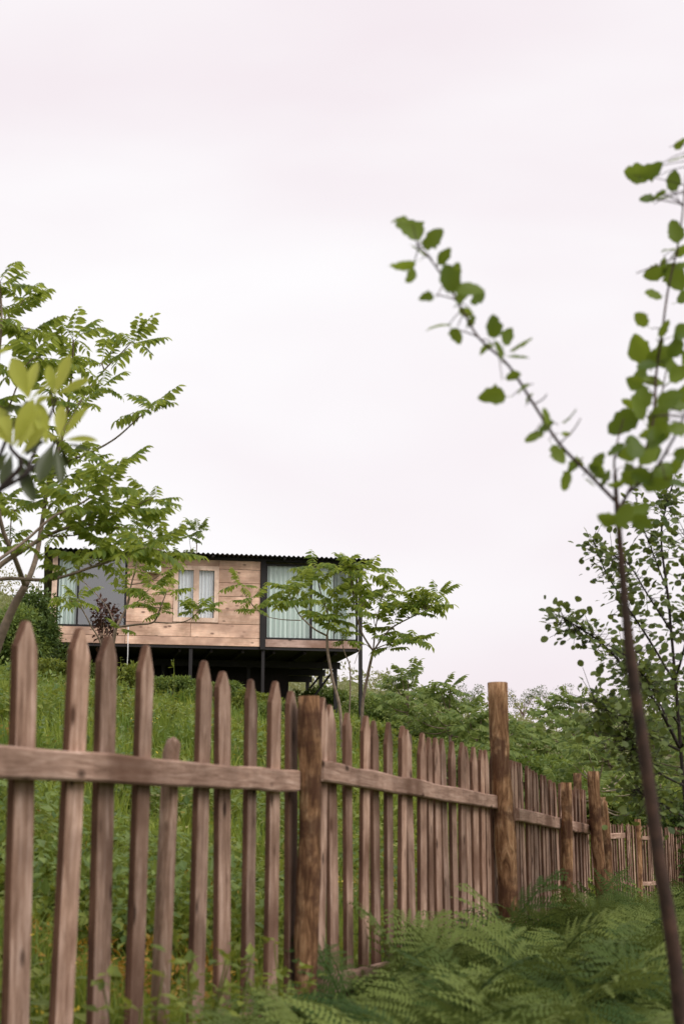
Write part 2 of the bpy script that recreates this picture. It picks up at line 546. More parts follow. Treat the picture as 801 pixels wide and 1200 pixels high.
def ground(X, Y):
    X = np.asarray(X, dtype=float)
    Y = np.asarray(Y, dtype=float)
    sh = X.shape
    x, y = X.ravel(), Y.ravel()
    D2 = (x[:, None] - CTRL[None, :, 0]) ** 2 + (y[:, None] - CTRL[None, :, 1]) ** 2
    K = 0.5 * D2 * np.log(D2 + 1e-12)
    z = K @ WT[:len(CTRL)] + WT[-3] + WT[-2] * x + WT[-1] * y
    r = np.hypot(x, y)
    az = np.degrees(np.arctan2(x, y))
    ridge = np.interp(az, SKY_X, SKY_E) * 110 - 1.3
    ridge = ridge + 0.5 * np.sin(az * 1.3) + 0.3 * np.sin(az * 3.1 + 1)
    far = np.interp(r, [50, 110, 150, 400, 2000], [0.25, 1.0, 0.95, 0.3, 0.1]) * ridge
    far = np.where(np.abs(az) > 75, np.minimum(far, -2), far)
    w = np.clip((r - 44) / 32, 0, 1)
    w = w * w * (3 - 2 * w)
    z = np.clip(z, -5, 12) * (1 - w) + far * w
    z = z + 0.03 * np.sin(x * 2.3 + y) * np.sin(y * 1.7 - x * .6) + 0.02 * np.sin(x * 5.1) * np.sin(y * 4.3)
    bk = np.clip((-y - 3.0) / 6.5, 0, 1) * np.exp(-(x / 45.0) ** 2)
    z = z + 5.2 * bk * bk * (3 - 2 * bk)  # unseen bank added behind the camera, shades the near pickets
    return (z + EZ).reshape(sh)
def gz(x, y):
    return float(ground(np.array([x]), np.array([y]))[0])

ax = np.concatenate([-np.geomspace(900, 16, 34), np.arange(-15.6, 15.7, 0.26), np.geomspace(16, 900, 34)])
ay = np.concatenate([-np.geomspace(500, 4, 16), np.arange(-3.7, 46, 0.3), np.geomspace(46.4, 1500, 70)])
GX, GY = np.meshgrid(ax, ay)
GZ = ground(GX, GY)
nx, ny = len(ax), len(ay)
idx = np.arange(nx * ny).reshape(ny, nx)
quads = np.stack([idx[:-1, :-1], idx[:-1, 1:], idx[1:, 1:], idx[1:, :-1]], -1).reshape(-1, 4)
gobj = link('ground', np_mesh('ground', np.stack([GX, GY, GZ], -1).reshape(-1, 3), [quads], M['ground'], True))
gobj['kind'] = 'structure'

# ------------------------------------------------------------------ fence
FA = R(18.75)
FT = Vector((math.sin(FA), math.cos(FA), 0))
FN = Vector((-math.cos(FA), math.sin(FA), 0))      # uphill side
P0 = at(38, 890, 4.4)
P0.z = 0
SPC = 0.253
def fline(k):
    return P0 + FT * (SPC * k)
def px_of(p):
    r = Vector(p) - Vector((0, 0, EZ))
    zc = r.y * CP + r.z * SP
    yc = -r.y * SP + r.z * CP
    return 400.5 + FPX * r.x / zc, 600 - FPX * yc / zc
TOPX = [-60, 40, 90, 132, 172, 243, 273, 300, 325, 374, 410, 443, 484, 520, 571, 612, 640, 681, 720]
TOPY = [708, 725, 735, 745, 757, 778, 787, 795, 802, 818, 833, 843, 858, 868, 880, 898, 914, 929, 944]
def z_at(p, y):
    """height where the vertical line through p meets photo row y"""
    q = at(px_of((p.x, p.y, EZ))[0], y, p.y)
    return q.z

fence = empty('picket_fence', (P0.x, P0.y, gz(P0.x, P0.y)))
tag(fence, 'weathered brown wooden picket fence with log posts running beside the ferns up to its corner', 'fence')
FB = fence.location.copy()

def picket_mesh(w, th, h, tip, wob):
    """plank with a pointed, slightly blunt top; origin at its foot; local x across, y thick, z up"""
    prof = [(-w / 2, 0), (w / 2, 0), (w / 2 * 0.99, h * 0.5), (w / 2 * 0.98, h - tip), (w * 0.11 + wob * .01, h - tip * 0.04), (wob * .01, h), (-w * 0.10 + wob * .01, h - tip * 0.05), (-w / 2 * 0.98, h - tip * (1 + wob * .2)), (-w / 2 * 0.98, h * .5)]
    n = len(prof)
    c = 0.004
    V = []
    for (yy, s) in ((-th / 2, 1), (-th / 2 + c, 0), (th / 2 - c, 0), (th / 2, 1)):
        for (px, pz) in prof:
            k = 1 - (c * 2 / w if s else 0)
            V.append((px * k, yy, pz - (c if s and pz > h * .6 else 0)))
    F = [tuple(range(n))]
    for l in range(3):
        for i in range(n):
            j = (i + 1) % n
            F.append((l * n + i, (l + 1) * n + i, (l + 1) * n + j, l * n + j))
    F.append(tuple(3 * n + i for i in range(n))[::-1])
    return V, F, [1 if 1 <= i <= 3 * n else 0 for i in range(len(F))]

def add_picket(parent, base, x_dir, z_top, z_bot, w=0.120, th=0.023, mat=None, name='picket', tip=0.085, base_loc=None):
    V, F, MI = picket_mesh(w * random.uniform(0.9, 1.08), th * random.uniform(.9, 1.15), z_top - z_bot, tip * random.uniform(.8, 1.25), random.uniform(-1, 1))
    me = make_mesh(name, V, F, mat or M['picket'])
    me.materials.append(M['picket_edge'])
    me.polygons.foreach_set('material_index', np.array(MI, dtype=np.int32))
    o = link(name, me, parent)
    o.location = Vector((base.x, base.y, z_bot)) - base_loc
    o.rotation_euler = (R(random.uniform(-.7, .7)), R(random.uniform(-1.3, 1.3)), math.atan2(x_dir.y, x_dir.x) + R(random.uniform(-3, 3)))
    return o

def kx(x, n=0.0, y=930):
    lo, hi = -5.0, 80.0
    for _ in range(40):
        m_ = (lo + hi) / 2
        p_ = fline(m_) + FN * n
        if px_of((p_.x, p_.y, z_at(p_, y)))[0] < x:
            lo = m_
        else:
            hi = m_
    return lo
K_END = int(kx(682))
pick_k = [float(k) for k in range(-3, 10)]
k_ = kx(376)
while k_ < kx(684):
    pick_k.append(k_)
    k_ += (.90 if k_ < kx(480) else .76) if k_ < kx(600) else .52
for k in pick_k:
    p = fline(k + random.uniform(-.025, .025)) + FN * 0.014
    ptop = z_at(p, 735)
    xx = px_of((p.x, p.y, ptop))[0]
    zt = z_at(p, float(np.interp(xx, TOPX, TOPY))) + random.uniform(-.012, .012)
    zb = zt - 1.50
    if k == 4:
        continue
    add_picket(fence, p, FT, zt, zb, w=.120 if k < 10 else (.122 if k < kx(600) else .086), base_loc=FB)

# the short round stake between two pickets
p = fline(4) + FN * 0.04
b = Build()
zt = z_at(p, 866)
zs = [zt - 1.15, zt - .5, zt - .05, zt - .012, zt]
b.tube([(p.x - FB.x + .01 * i, p.y - FB.y, z - FB.z) for i, z in enumerate(zs)], [.036, .034, .033, .028, .014], 10, rough=.05)
b.obj('stake', M['picket'], fence, True)

def rail(parent, a, c, h, th, base_loc, mat, name='rail', sag=0.0):
    """board from a to c (centre line), subdivided, with worn edges"""
    d = (c - a)
    Ln = d.length
    n = max(3, int(Ln / 0.25))
    V, F = [], []
    prof = [(-th / 2, -h / 2 + .008), (-th / 2 + .006, -h / 2), (th / 2, -h / 2), (th / 2, h / 2), (-th / 2 + .006, h / 2), (-th / 2, h / 2 - .008)]
    m_ = len(prof)
    for i in range(n + 1):
        x = Ln * i / n
        jz = random.uniform(-.004, .004) - sag * 4 * (i / n) * (1 - i / n)
        jh = random.uniform(.95, 1.04)
        for (yy, zz) in prof:
            V.append((x, yy, zz * jh + jz))
    for i in range(n):
        for k in range(m_):
            j = (k + 1) % m_
            F.append((i * m_ + k, (i + 1) * m_ + k, (i + 1) * m_ + j, i * m_ + j))
    F.append(tuple(range(m_)))
    F.append(tuple(n * m_ + i for i in range(m_))[::-1])
    o = link(name, make_mesh(name, V, F, mat), parent)
    o.location = a - base_loc
    o.rotation_euler = d.to_track_quat('X', 'Z').to_euler()
    return o

RAILS = [(-3.4, kx(346, -.024), 880, 916), (kx(374, -.024), kx(582, -.024), 903, 941), (kx(604, -.024), kx(690, -.024), 954, 973)]
for (k0, k1, y0, y1) in RAILS:
    a = fline(k0) - FN * 0.024
    c = fline(k1) - FN * 0.024
    a.z, c.z = z_at(a, y0), z_at(c, y1)
    rail(fence, a, c, .094, .046, FB, M['rail'])
    a2, c2 = a.copy(), c.copy()
    a2.z -= .97
    c2.z -= .97
    rail(fence, a2, c2, .088, .042, FB, M['rail'])

def log_post(parent, p, z_top, z_bot, r0, r1, base_loc, mat, lean=(0, 0), name='post', sides=18):
    b = Build()
    n = 22
    ph = random.uniform(0, 6)
    pts, rad = [], []
    for i in range(n):
        f = i / (n - 1)
        z = z_bot + (z_top - z_bot) * f
        pts.append((p.x - base_loc.x + lean[0] * f + .008 * math.sin(ph + f * 7), p.y - base_loc.y + lean[1] * f + .008 * math.cos(ph + f * 6), z - base_loc.z))
        rad.append((r0 + (r1 - r0) * f) * (1 + .05 * math.sin(ph * 2 + f * 17) + .03 * math.sin(ph + f * 41)))
    b.tube(pts, rad, sides, rough=.045)
    return b.obj(name, mat, parent, True)

pA = fline(kx(361, -.07)) - FN * 0.07
log_post(fence, pA, z_at(pA, 816), gz(pA.x, pA.y) - .3, .055, .050, FB, M['post'])
pB = fline(kx(594, -.1)) - FN * 0.10
log_post(fence, pB, z_at(pB, 800), gz(pB.x, pB.y) - .3, .076, .068, FB, M['post'], lean=(-.05, 0))
pC = fline(kx(662, -.1)) - FN * 0.10
log_post(fence, pC, z_at(pC, 917), gz(pC.x, pC.y) - .3, .052, .048, FB, M['post'])
pE = fline(kx(676, .12)) + FN * 0.12
log_post(fence, pE, z_at(pE, 906), gz(pE.x, pE.y) - .3, .046, .042, FB, M['post'])
pD = at(704, 960, 13.6)
log_post(fence, pD, z_at(pD, 904), gz(pD.x, pD.y) - .3, .060, .054, FB, M['post'], lean=(-.06, 0))
pF = at(713, 960, 15.4)
log_post(fence, pF, z_at(pF, 934), gz(pF.x, pF.y) - .3, .046, .042, FB, M['post'], lean=(-.05, 0))
# cross block bolted behind the corner post
a = at(682, 969, 14.4)
c = at(706, 964, 13.75)
rail(fence, a, c, .11, .06, FB, M['post'], 'brace')

# far stretch of fence beyond the corner
qa, qb = at(688, 982, 19.0), at(850, 982, 23.0)
far_f = empty('picket_fence', (qa.x, qa.y, gz(qa.x, qa.y)))
tag(far_f, 'distant low stretch of grey picket fence beyond the corner posts, under the trees', 'fence')
QB = far_f.location.copy()
qd = (qb - qa)
qd.z = 0
QL = qd.length
qd.normalize()
qn = Vector((-qd.y, qd.x, 0))
npk = 64
for i in range(npk):
    f = (i + random.uniform(-.15, .15)) / (npk - 1)
    p = qa.lerp(qb, f)
    x = px_of((p.x, p.y, EZ - .3))[0]
    zt = z_at(p, 963 + 7 * max(0, (x - 690)) / 110 + random.uniform(-1.2, 1.2))
    add_picket(far_f, p + qn * .03, qd, zt, zt - 1.15, w=.042, th=.02, base_loc=QB, tip=.025)
qs = [(690, 981), (742, 978), (798, 983), (852, 983)]
for i in range(3):
    a = at(qs[i][0] + 3, qs[i][1] + (0 if i == 0 else 4), 19.0 + 4.0 * (qs[i][0] - 688) / 162)
    c = at(qs[i + 1][0] - 3, qs[i + 1][1] + 1, 19.0 + 4.0 * (qs[i + 1][0] - 688) / 162)
    rail(far_f, a - qn * .02, c - qn * .02, .075 if i == 0 else .055, .035, QB, M['rail'])
    a2, c2 = a - qn * .02, c - qn * .02
    a2.z -= .62
    c2.z -= .62
    rail(far_f, a2, c2, .06, .035, QB, M['rail'])
for (x, y) in ((743, 960), (799, 966), (851, 966)):
    p = at(x, 980, 19.0 + 4.0 * (x - 688) / 162) - qn * .05
    log_post(far_f, p, z_at(p, y), gz(p.x, p.y) - .3, .045, .04, QB, M['post'])

# ------------------------------------------------------------------ cabin on stilts
HFR = at(420, 763, 42.0)
HA = math.atan2(.202, .979)
HU = Vector((math.cos(HA), math.sin(HA), 0))
HW = Vector((-math.sin(HA), math.cos(HA), 0))
def hit(x, y, w=0.0):
    """photo pixel -> (u measured leftwards-negative from front right corner, height above floor bottom) on the plane at depth w"""
    o = Vector((0, 0, EZ))
    r = at(x, y, 40.0) - o
    p0 = HFR + HW * w
    t_ = (p0 - o).dot(HW) / r.dot(HW)
    p = o + r * t_ - HFR
    return p.dot(HU), p.z
U_L = hit(58, 757)[0]
UW = -U_L
HD = 8.2
base_z = gz(*(HFR + HU * (-UW / 2)).xy)
house = empty('wooden_cabin', (HFR.x, HFR.y, base_z), HA)
tag(house, 'pinkish wooden cabin with black corrugated roof and curtained windows raised on dark stilts', 'house')
ZF = HFR.z - base_z                    # underside of front beam, local z
def hu(x):
    return hit(x, 710)[0]
def hz(x, y):
    return hit(x, y)[1] + ZF
z_floor = hz(250, 757)          # top of steel edge beam
z_ceil = hz(250, 656)
uL0, uL1 = U_L, hu(148)
uC1 = hu(305)
uR0, uR1 = hu(311), 0.0

# floor frame
b = Build()
b.box(U_L, 0, 0.02, .14, ZF - .02, z_floor)
b.box(U_L, 0, HD - .14, HD, ZF - .02, z_floor - .002)
b.box(U_L, U_L + .12, .14, HD - .14, ZF - .018, z_floor - .004)
b.box(-.12, 0, .14, HD - .14, ZF - .018, z_floor - .004)
b.obj('floor_frame', M['dark_metal'], house)
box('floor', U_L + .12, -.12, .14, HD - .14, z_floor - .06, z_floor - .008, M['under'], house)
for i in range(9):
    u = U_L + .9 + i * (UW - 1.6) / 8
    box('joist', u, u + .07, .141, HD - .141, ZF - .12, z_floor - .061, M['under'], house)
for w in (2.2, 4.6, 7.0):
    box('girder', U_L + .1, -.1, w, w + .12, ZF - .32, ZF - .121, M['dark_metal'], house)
# stilts
def stilt(u, w, s, top, name='stilt'):
    p = HFR + HU * u + HW * w
    zb = gz(p.x, p.y) - base_z - .3
    box(name, u - s, u + s, w - s, w + s, zb, top, M['dark_metal'], house)
stilt(hu(309), .07, .045, ZF - .021)
for u in (U_L + .15, hu(225)):
    stilt(u, .1, .05, ZF - .021)
for w in (2.26, 4.66, 7.06):
    for u in (U_L + .2, -UW * .62, -UW * .33, -.25):
        stilt(u, w, .055, ZF - .321)
stilt(.05, -.02, .05, z_ceil + .06, 'corner_post')
for i in range(17):  # dark boards added to stand in for the deep shade under the floor
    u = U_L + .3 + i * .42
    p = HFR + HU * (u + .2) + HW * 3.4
    box('shade_board', u, u + .41, 3.4, 3.43, gz(p.x, p.y) - base_z - .4, ZF - .122, M['under'], house)
b = Build()
b.tube([(-.3, 2.26, ZF - .35), (-1.3, 2.26, ZF - 1.7)], [.035, .035], 6)
b.obj('brace', M['dark_metal'], house)
b = Build()
b.tube([(-.3, 4.66, ZF - .35), (-1.3, 4.66, ZF - 1.6)], [.035, .035], 6)
b.obj('brace', M['dark_metal'], house)

# centre wall of wide boards round a window
wall = box('front_wall', uL1, uC1, .035, .09, z_floor + .003, z_ceil, M['inner'], house)
wx0, wx1 = hu(203), hu(256)
wz0, wz1 = hz(230, 729), hz(230, 663)
rows = [761.0, 747.0, 731.0, 714.5, 698.5, 682.5, 666.5, 655.5]
zr = [hz(250, y) for y in rows]
zr[0] = z_floor + .004
zr[-1] = z_ceil - .002
def plank(u0, u1, z0, z1, parent, mat=None, w0=0.0, w1=.034):
    g = .006
    o = box('plank', -(u1 - u0) / 2 + g, (u1 - u0) / 2 - g, -(w1 - w0) / 2 + random.uniform(-.004, .004), (w1 - w0) / 2 - .001, -(z1 - z0) / 2 + g, (z1 - z0) / 2 - g, mat or M['board'], parent, .005)
    o.location = ((u0 + u1) / 2, (w0 + w1) / 2, (z0 + z1) / 2)
    return o
for i in range(len(zr) - 1):
    z0, z1 = zr[i], zr[i + 1]
    if z1 <= wz0 + .01 or z0 >= wz1 - .01:
        j = [uL1 + (uC1 - uL1) * random.uniform(.35, .7)] if i in (1, 6) else []
        e = [uL1] + j + [uC1]
        for k in range(len(e) - 1):
            plank(e[k], e[k + 1], z0, z1, wall)
    else:
        plank(uL1, wx0, z0, z1, wall)
        plank(wx1, uC1, z0, z1, wall)
        if z0 < wz0 - .02:
            plank(wx0, wx1, z0, wz0, wall)
        if z1 > wz1 + .02:
            plank(wx0, wx1, wz1, z1, wall)
def curtain(name, u0, u1, w, z0, z1, mat, parent, folds=9, amp=.045):
    n = folds * 8
    V, F = [], []
    ph = random.uniform(0, 6)
    for i in range(n + 1):
        f = i / n
        a = 2 * math.pi * folds * f + ph
        d1 = amp * (math.sin(a) + .4 * math.sin(2.3 * a + 1))
        for (zz, k) in ((z0, 1.15), ((z0 + z1) / 2, 1.0), (z1, .75)):
            V.append((u0 + (u1 - u0) * f, w + d1 * k, zz))
    for i in range(n):
        for k in range(2):
            F.append((i * 3 + k, (i + 1) * 3 + k, (i + 1) * 3 + k + 1, i * 3 + k + 1))
    return link(name, make_mesh(name, V, F, mat, True), parent)
def window(u0, u1, z0, z1, fw, mat, w0, w1, mull, parent, pane_mat, fmull=None):
    b = Build()
    b.box(u0, u1, w0, w1, z0, z0 + fw)
    b.box(u0, u1, w0, w1, z1 - fw, z1)
    b.box(u0, u0 + fw, w0 + .001, w1 - .001, z0 + fw, z1 - fw)
    b.box(u1 - fw, u1, w0 + .001, w1 - .001, z0 + fw, z1 - fw)
    fm = fmull or fw
    e = [u0 + fw]
    for mu in mull:
        b.box(mu - fm / 2, mu + fm / 2, w0 + .002, w1 - .002, z0 + fw, z1 - fw)
        e += [mu - fm / 2, mu + fm / 2]
    e.append(u1 - fw)
    o = b.obj('window', mat, parent)
    for i in range(0, len(e), 2):
        pm = pane_mat[i // 2] if isinstance(pane_mat, list) else pane_mat
        V = [(e[i], (w0 + w1) / 2, z0 + fw), (e[i + 1], (w0 + w1) / 2, z0 + fw), (e[i + 1], (w0 + w1) / 2, z1 - fw), (e[i], (w0 + w1) / 2, z1 - fw)]
        link('pane', make_mesh('pane', V, [(0, 1, 2, 3)], pm), o)
    return o
win = window(wx0, wx1, wz0, wz1, .13, M['trim'], -.02, .07, [(wx0 + wx1) / 2], house, M['glass'], .16)
mid = (wx0 + wx1) / 2
box('window_backing', wx0 - .1, wx1 + .1, .40, .42, wz0 - .1, wz1 + .1, M['inner'], win)
curtain('curtain', wx0 + .12, mid - .05, .12, wz0 + .1, wz1 - .08, M['sheer'], win, 5, .03)
curtain('curtain', mid + .05, wx1 - .12, .12, wz0 + .1, wz1 - .08, M['sheer'], win, 5, .03)
# wall cut open behind the window so the curtain shows
wall.data.clear_geometry()
b = Build()
b.box(uL1, wx0 + .02, .035, .09, z_floor + .003, z_ceil)
b.box(wx1 - .02, uC1, .035, .09, z_floor + .003, z_ceil)
b.box(wx0 + .02, wx1 - .02, .035, .09, z_floor + .003, wz0 + .02)
b.box(wx0 + .02, wx1 - .02, .035, .09, wz1 - .02, z_ceil)
wall.data.from_pydata(b.V, [], b.F)
wall.data.update()

# left glazed bay
band = hz(100, 734)
fb = box('sill_wall', uL0, uL1 - .002, .036, .09, z_floor + .003, band - .01, M['inner'], house)
zm = (z_floor + band) / 2
plank(uL0, uL1, z_floor + .004, zm, fb)
plank(uL0, uL1, zm, band, fb)
box('corner_board', uL0, hu(66), -.03, .12, band + .002, z_ceil, M['trim'], house)
wl = window(hu(66), uL1 - .003, band, z_ceil - .03, .055, M['dark_metal'], .0, .06, [hu(91)], house, [M['glass'], M['glass_dark']])
curtain('curtain', hu(67), hu(92), .15, band + .05, z_ceil - .1, M['curtain'], wl, 5, .05)
# right glazed bay
zsill = hz(360, 750)
fb = box('sill_wall', uR0 + .002, -.04, .036, .09, z_floor + .003, zsill - .01, M['inner'], house)
M['sill_board'] = wood('sill_board', (0.33, 0.22, 0.18), (0.56, 0.40, 0.34), (0.68, 0.52, 0.46), 'X', .55, stain=(.25, .14, .1), rand=.1)
plank(uR0, -.03, z_floor + .004, zsill, fb, M['sill_board'])
box('column', uC1 + .001, uR0 - .001, -.05, .1, ZF - .019, z_ceil + .05, M['dark_metal'], house)
wr = window(uR0, -.03, zsill, z_ceil - .06, .05, M['dark_metal'], .0, .06, [hu(364.5)], house, M['glass'], .07)
curtain('curtain', uR0 + .04, hu(364), .16, zsill + .04, z_ceil - .1, M['curtain'], wr, 9, .05)
curtain('curtain', hu(366), hu(391), .16, zsill + .04, z_ceil - .1, M['curtain'], wr, 5, .05)
curtain('curtain', hu(397), hu(415), .9, zsill + .04, z_ceil - .1, M['curtain'], wr, 4, .05)
# right side: glass front half, boards behind; back and left walls
ws = Build()
for (a_, c_) in ((0.06, .11), (2.2, 2.25), (4.3, 4.36)):
    ws.box(-.055, -.005, a_, c_, zsill, z_ceil - .06)
ws.box(-.056, -.004, .06, 4.36, zsill - .03, zsill)
ws.box(-.056, -.004, .06, 4.36, z_ceil - .06, z_ceil - .01)
sw = ws.obj('window', M['dark_metal'], house)
for (a_, c_) in ((.11, 2.2), (2.25, 4.3)):
    link('pane', make_mesh('pane', [(-.03, a_, zsill), (-.03, c_, zsill), (-.03, c_, z_ceil - .06), (-.03, a_, z_ceil - .06)], [(0, 1, 2, 3)], M['glass']), sw)
b = Build()
b.box(-.08, -.01, .1, 4.36, z_floor, zsill - .03)
b.box(-.08, -.01, 4.36, HD, z_floor, z_ceil)
b.obj('side_wall', M['board'], house)
b = Build()
b.box(U_L, -.081, HD - .08, HD - .002, z_floor, z_ceil)
b.obj('back_wall', M['inner'], house)
b = Build()
b.box(U_L + .001, U_L + .08, .13, HD - .081, z_floor, z_ceil - .001)
b.obj('side_wall', M['board'], house)
box('partition', uC1 - .1, uC1 - .02, .5, HD - .1, z_floor, z_ceil - .05, M['inner'], house)
box('partition', uL1 + .02, uL1 + .1, .1, HD - .1, z_floor, z_ceil - .05, M['inner'], house)
# roof: corrugated sheet, fascia
def corr(u0, u1, w0, w1, zf, zb, wave=.14, amp=.022):
    n = int((u1 - u0) / wave * 8)
    V, F = [], []
    for i in range(n + 1):
        u = u0 + (u1 - u0) * i / n
        dz = amp * math.sin(2 * math.pi * (u - u0) / wave)
        V += [(u, w0, zf + dz), (u, w1, zb + dz), (u, w0, zf + dz - .012), (u, w1, zb + dz - .012)]
    for i in range(n):
        a_, c_ = i * 4, i * 4 + 4
        F += [(a_, c_, c_ + 1, a_ + 1), (a_ + 2, a_ + 3, c_ + 3, c_ + 2), (a_, a_ + 2, c_ + 2, c_), (a_ + 1, c_ + 1, c_ + 3, a_ + 3)]
    return V, F
z_rf = hit(300, 650.5, -.35)[1] + ZF
V, F = corr(U_L - .25, .33, -.38, HD + .3, z_rf, z_rf - .25)
roof = link('roof', make_mesh('roof', V, F, M['roof'], False), house)
b = Build()
b.box(U_L - .2, .06, -.06, .12, z_ceil + .001, z_rf - .03)
b.box(U_L - .2, .06, HD - .1, HD + .05, z_ceil + .001, z_rf - .29)
b.obj('fascia', M['dark_metal'], roof)
for i in range(5):
    u = U_L + .3 + i * (UW - .5) / 4
    box('rafter', u, u + .07, -.34, -.061, z_rf - .09, z_rf - .026, M['dark_metal'], roof)
box('ceiling', U_L + .02, -.02, .121, HD - .101, z_ceil + .01, z_ceil + .05, M['inner'], house)

# thin white drain pipe below the left bay
b = Build()
pu = hu(151)
p = HFR + HU * pu + HW * -.1
gl_ = gz(p.x, p.y) - base_z
b.tube([(pu, -.08, hz(151, 735)), (pu + .01, -.09, ZF - .3), (pu - .03, -.12, gl_ - .1)], [.013, .013, .013], 8)
dp = b.obj('drain_pipe', M['white'], house, True)
# small white wall unit under the eave
b = Build()
u0, u1 = hu(170), hu(187)
z0, z1 = hz(178, 672), hz(178, 655)
b.box(u0, u1, -.32, -.005, z0, z1)
ac = b.obj('wall_unit', M['white'], house)
b = Build()
uc, zc = u0 + .17, (z0 + z1) / 2
for rr in (.15, .11, .07, .03):
    b.tube([(uc + rr * math.cos(a_ * math.pi / 8), -.33, zc + rr * math.sin(a_ * math.pi / 8)) for a_ in range(17)], [.012] * 17, 5, False)
b.obj('grille', M['grey'], ac)

# ------------------------------------------------------------------ leaf templates
def pinnate_mesh(name, pairs, droop, mat, seed, curl=0.0):
    """compound leaf, unit length along +x"""
    rr = random.Random(seed)
    V, F = [], []
    def pt(s):
        return Vector((s * (1 - .12 * droop * s), curl * s * s, .10 * s - droop * s * s))
    b = Build()
    n = 7
    b.tube([pt(i / n * .97) for i in range(n + 1)], [.0075 - .005 * i / n for i in range(n + 1)], 3, False)
    V += b.V
    F += b.F
    def leaflet(s, side, ang, ln, w):
        p = pt(s)
        tg = (pt(min(1, s + .02)) - pt(max(0, s - .02))).normalized()
        lat = Vector((0, 0, 1)).cross(tg).normalized() * side
        d = (tg * math.cos(ang) + lat * math.sin(ang) + Vector((0, 0, rr.uniform(-1.0, -.2)))).normalized()
        wd_ = (d.cross(Vector((0, 0, 1)))).normalized()
        up = wd_.cross(d)
        n0 = len(V)
        prof = [(0, 0), (.18, .36), (.45, .5), (.75, .34), (1, 0)]
        for (f, hw) in prof:
            c_ = p + d * (ln * f) - Vector((0, 0, ln * .22 * f * f))
            if hw == 0:
                V.append(tuple(c_))
            else:
                V.append(tuple(c_ + wd_ * (w * hw) + up * (w * .16)))
                V.append(tuple(c_))
                V.append(tuple(c_ - wd_ * (w * hw) + up * (w * .16)))
        F.extend([(n0, n0 + 1, n0 + 2), (n0, n0 + 2, n0 + 3)])
        for j in (1, 4):
            F.extend([(n0 + j, n0 + j + 3, n0 + j + 4, n0 + j + 1), (n0 + j + 1, n0 + j + 4, n0 + j + 5, n0 + j + 2)])
        F.extend([(n0 + 7, n0 + 10, n0 + 8), (n0 + 8, n0 + 10, n0 + 9)])
    for i in range(pairs):
        s = .20 + .76 * i / (pairs - .4)
        k = math.sin(math.pi * (.22 + .62 * i / pairs))
        for side in (-1, 1):
            leaflet(s + rr.uniform(-.012, .012), side, R(rr.uniform(58, 78)), .30 * k * rr.uniform(.85, 1.12), .150 * k * rr.uniform(.9, 1.1))
    leaflet(.965, 1, R(rr.uniform(-8, 8)), .22, .11)
    return make_mesh(name, V, F, mat, False)
PIN = [pinnate_mesh('leaf', pr, dr, M['pinnate'], i, cu) for i, (pr, dr, cu) in enumerate([(6, .18, .05), (7, .30, -.06), (7, .10, .0), (6, .42, .08), (8, .24, -.03)])]
PINF = [pinnate_mesh('leaf', pr, dr, M['pinnate_far'], i + 20, cu) for i, (pr, dr, cu) in enumerate([(7, .2, .05), (8, .32, -.05), (7, .12, 0)])]

def place_leaf(parent, me, pos, d, scale, roll=0.0, name='leaf'):
    o = bpy.data.objects.new(name, me)
    COL.objects.link(o)
    o.parent = parent
    d = d.normalized()
    y = Vector((0, 0, 1)).cross(d)
    y = y.normalized() if y.length > 1e-3 else Vector((0, 1, 0))
    z = d.cross(y)
    mtx = Matrix((d, y, z)).transposed().to_4x4() @ Matrix.Rotation(roll, 4, 'X') @ Matrix.Scale(scale, 4)
    mtx.translation = pos - parent.location
    o.matrix_local = mtx
    return o

def whorl(parent, meshes, pos, n, size, rr, lift=(-.25, 1.0), az0=None, arc=6.28):
    a0 = rr.uniform(0, 6.28) if az0 is None else az0
    for i in range(n):
        a = a0 + arc * (i + rr.uniform(-.3, .3)) / n
        el = rr.uniform(*lift)
        d = Vector((math.cos(a) * math.cos(el), math.sin(a) * math.cos(el), math.sin(el)))
        place_leaf(parent, rr.choice(meshes), pos + Vector((rr.uniform(-.02, .02), rr.uniform(-.02, .02), -rr.uniform(0, .06) * size / .4)), d, size * rr.uniform(.7, 1.1), rr.uniform(-.3, .3))

def authored_tree(name, label, base, branches, clusters, mat, meshes, size, seed, rad=1.0, group=None, nleaf=(6, 8)):
    """branches: list of (points [(px,py,d)], r0, r1); clusters: (px,py,d[,n[,scale]])"""
    rr = random.Random(seed)
    bp_ = at(*base)
    root = empty(name, (bp_.x, bp_.y, gz(bp_.x, bp_.y)))
    tag(root, label, 'tree', group)
    b = Build()
    for (pts, r0, r1) in branches:
        P = [at(*p) if len(p) == 3 and not isinstance(p, Vector) else p for p in pts]
        branch(b, [p - root.location for p in P], r0 * rad, r1 * rad, 7, 5)
    b.obj('trunk', mat, root, True)
    nodes = [at(*p) for (pts, r0, r1) in branches for p in pts]
    for c in clusters:
        pos = at(c[0], c[1], c[2])
        n = c[3] if len(c) > 3 else rr.randint(*nleaf)
        s = size * (c[4] if len(c) > 4 else 1) * rr.uniform(.9, 1.12)
        # twig from the nearest branch node below
        q = min(nodes, key=lambda v: (v - pos).length + (0.6 if v.z > pos.z + .05 else 0))
        if (q - pos).length > .04:
            midp = q.lerp(pos, .5) + Vector((rr.uniform(-.05, .05), rr.uniform(-.05, .05), -.06 * (q - pos).length))
            b2 = Build()
            branch(b2, [q - root.location, midp - root.location, pos - root.location], .011 * rad, .006 * rad, 5, 3)
            b2.obj('twig', mat, root, True)
        whorl(root, meshes, pos, n, s, rr)
    return root

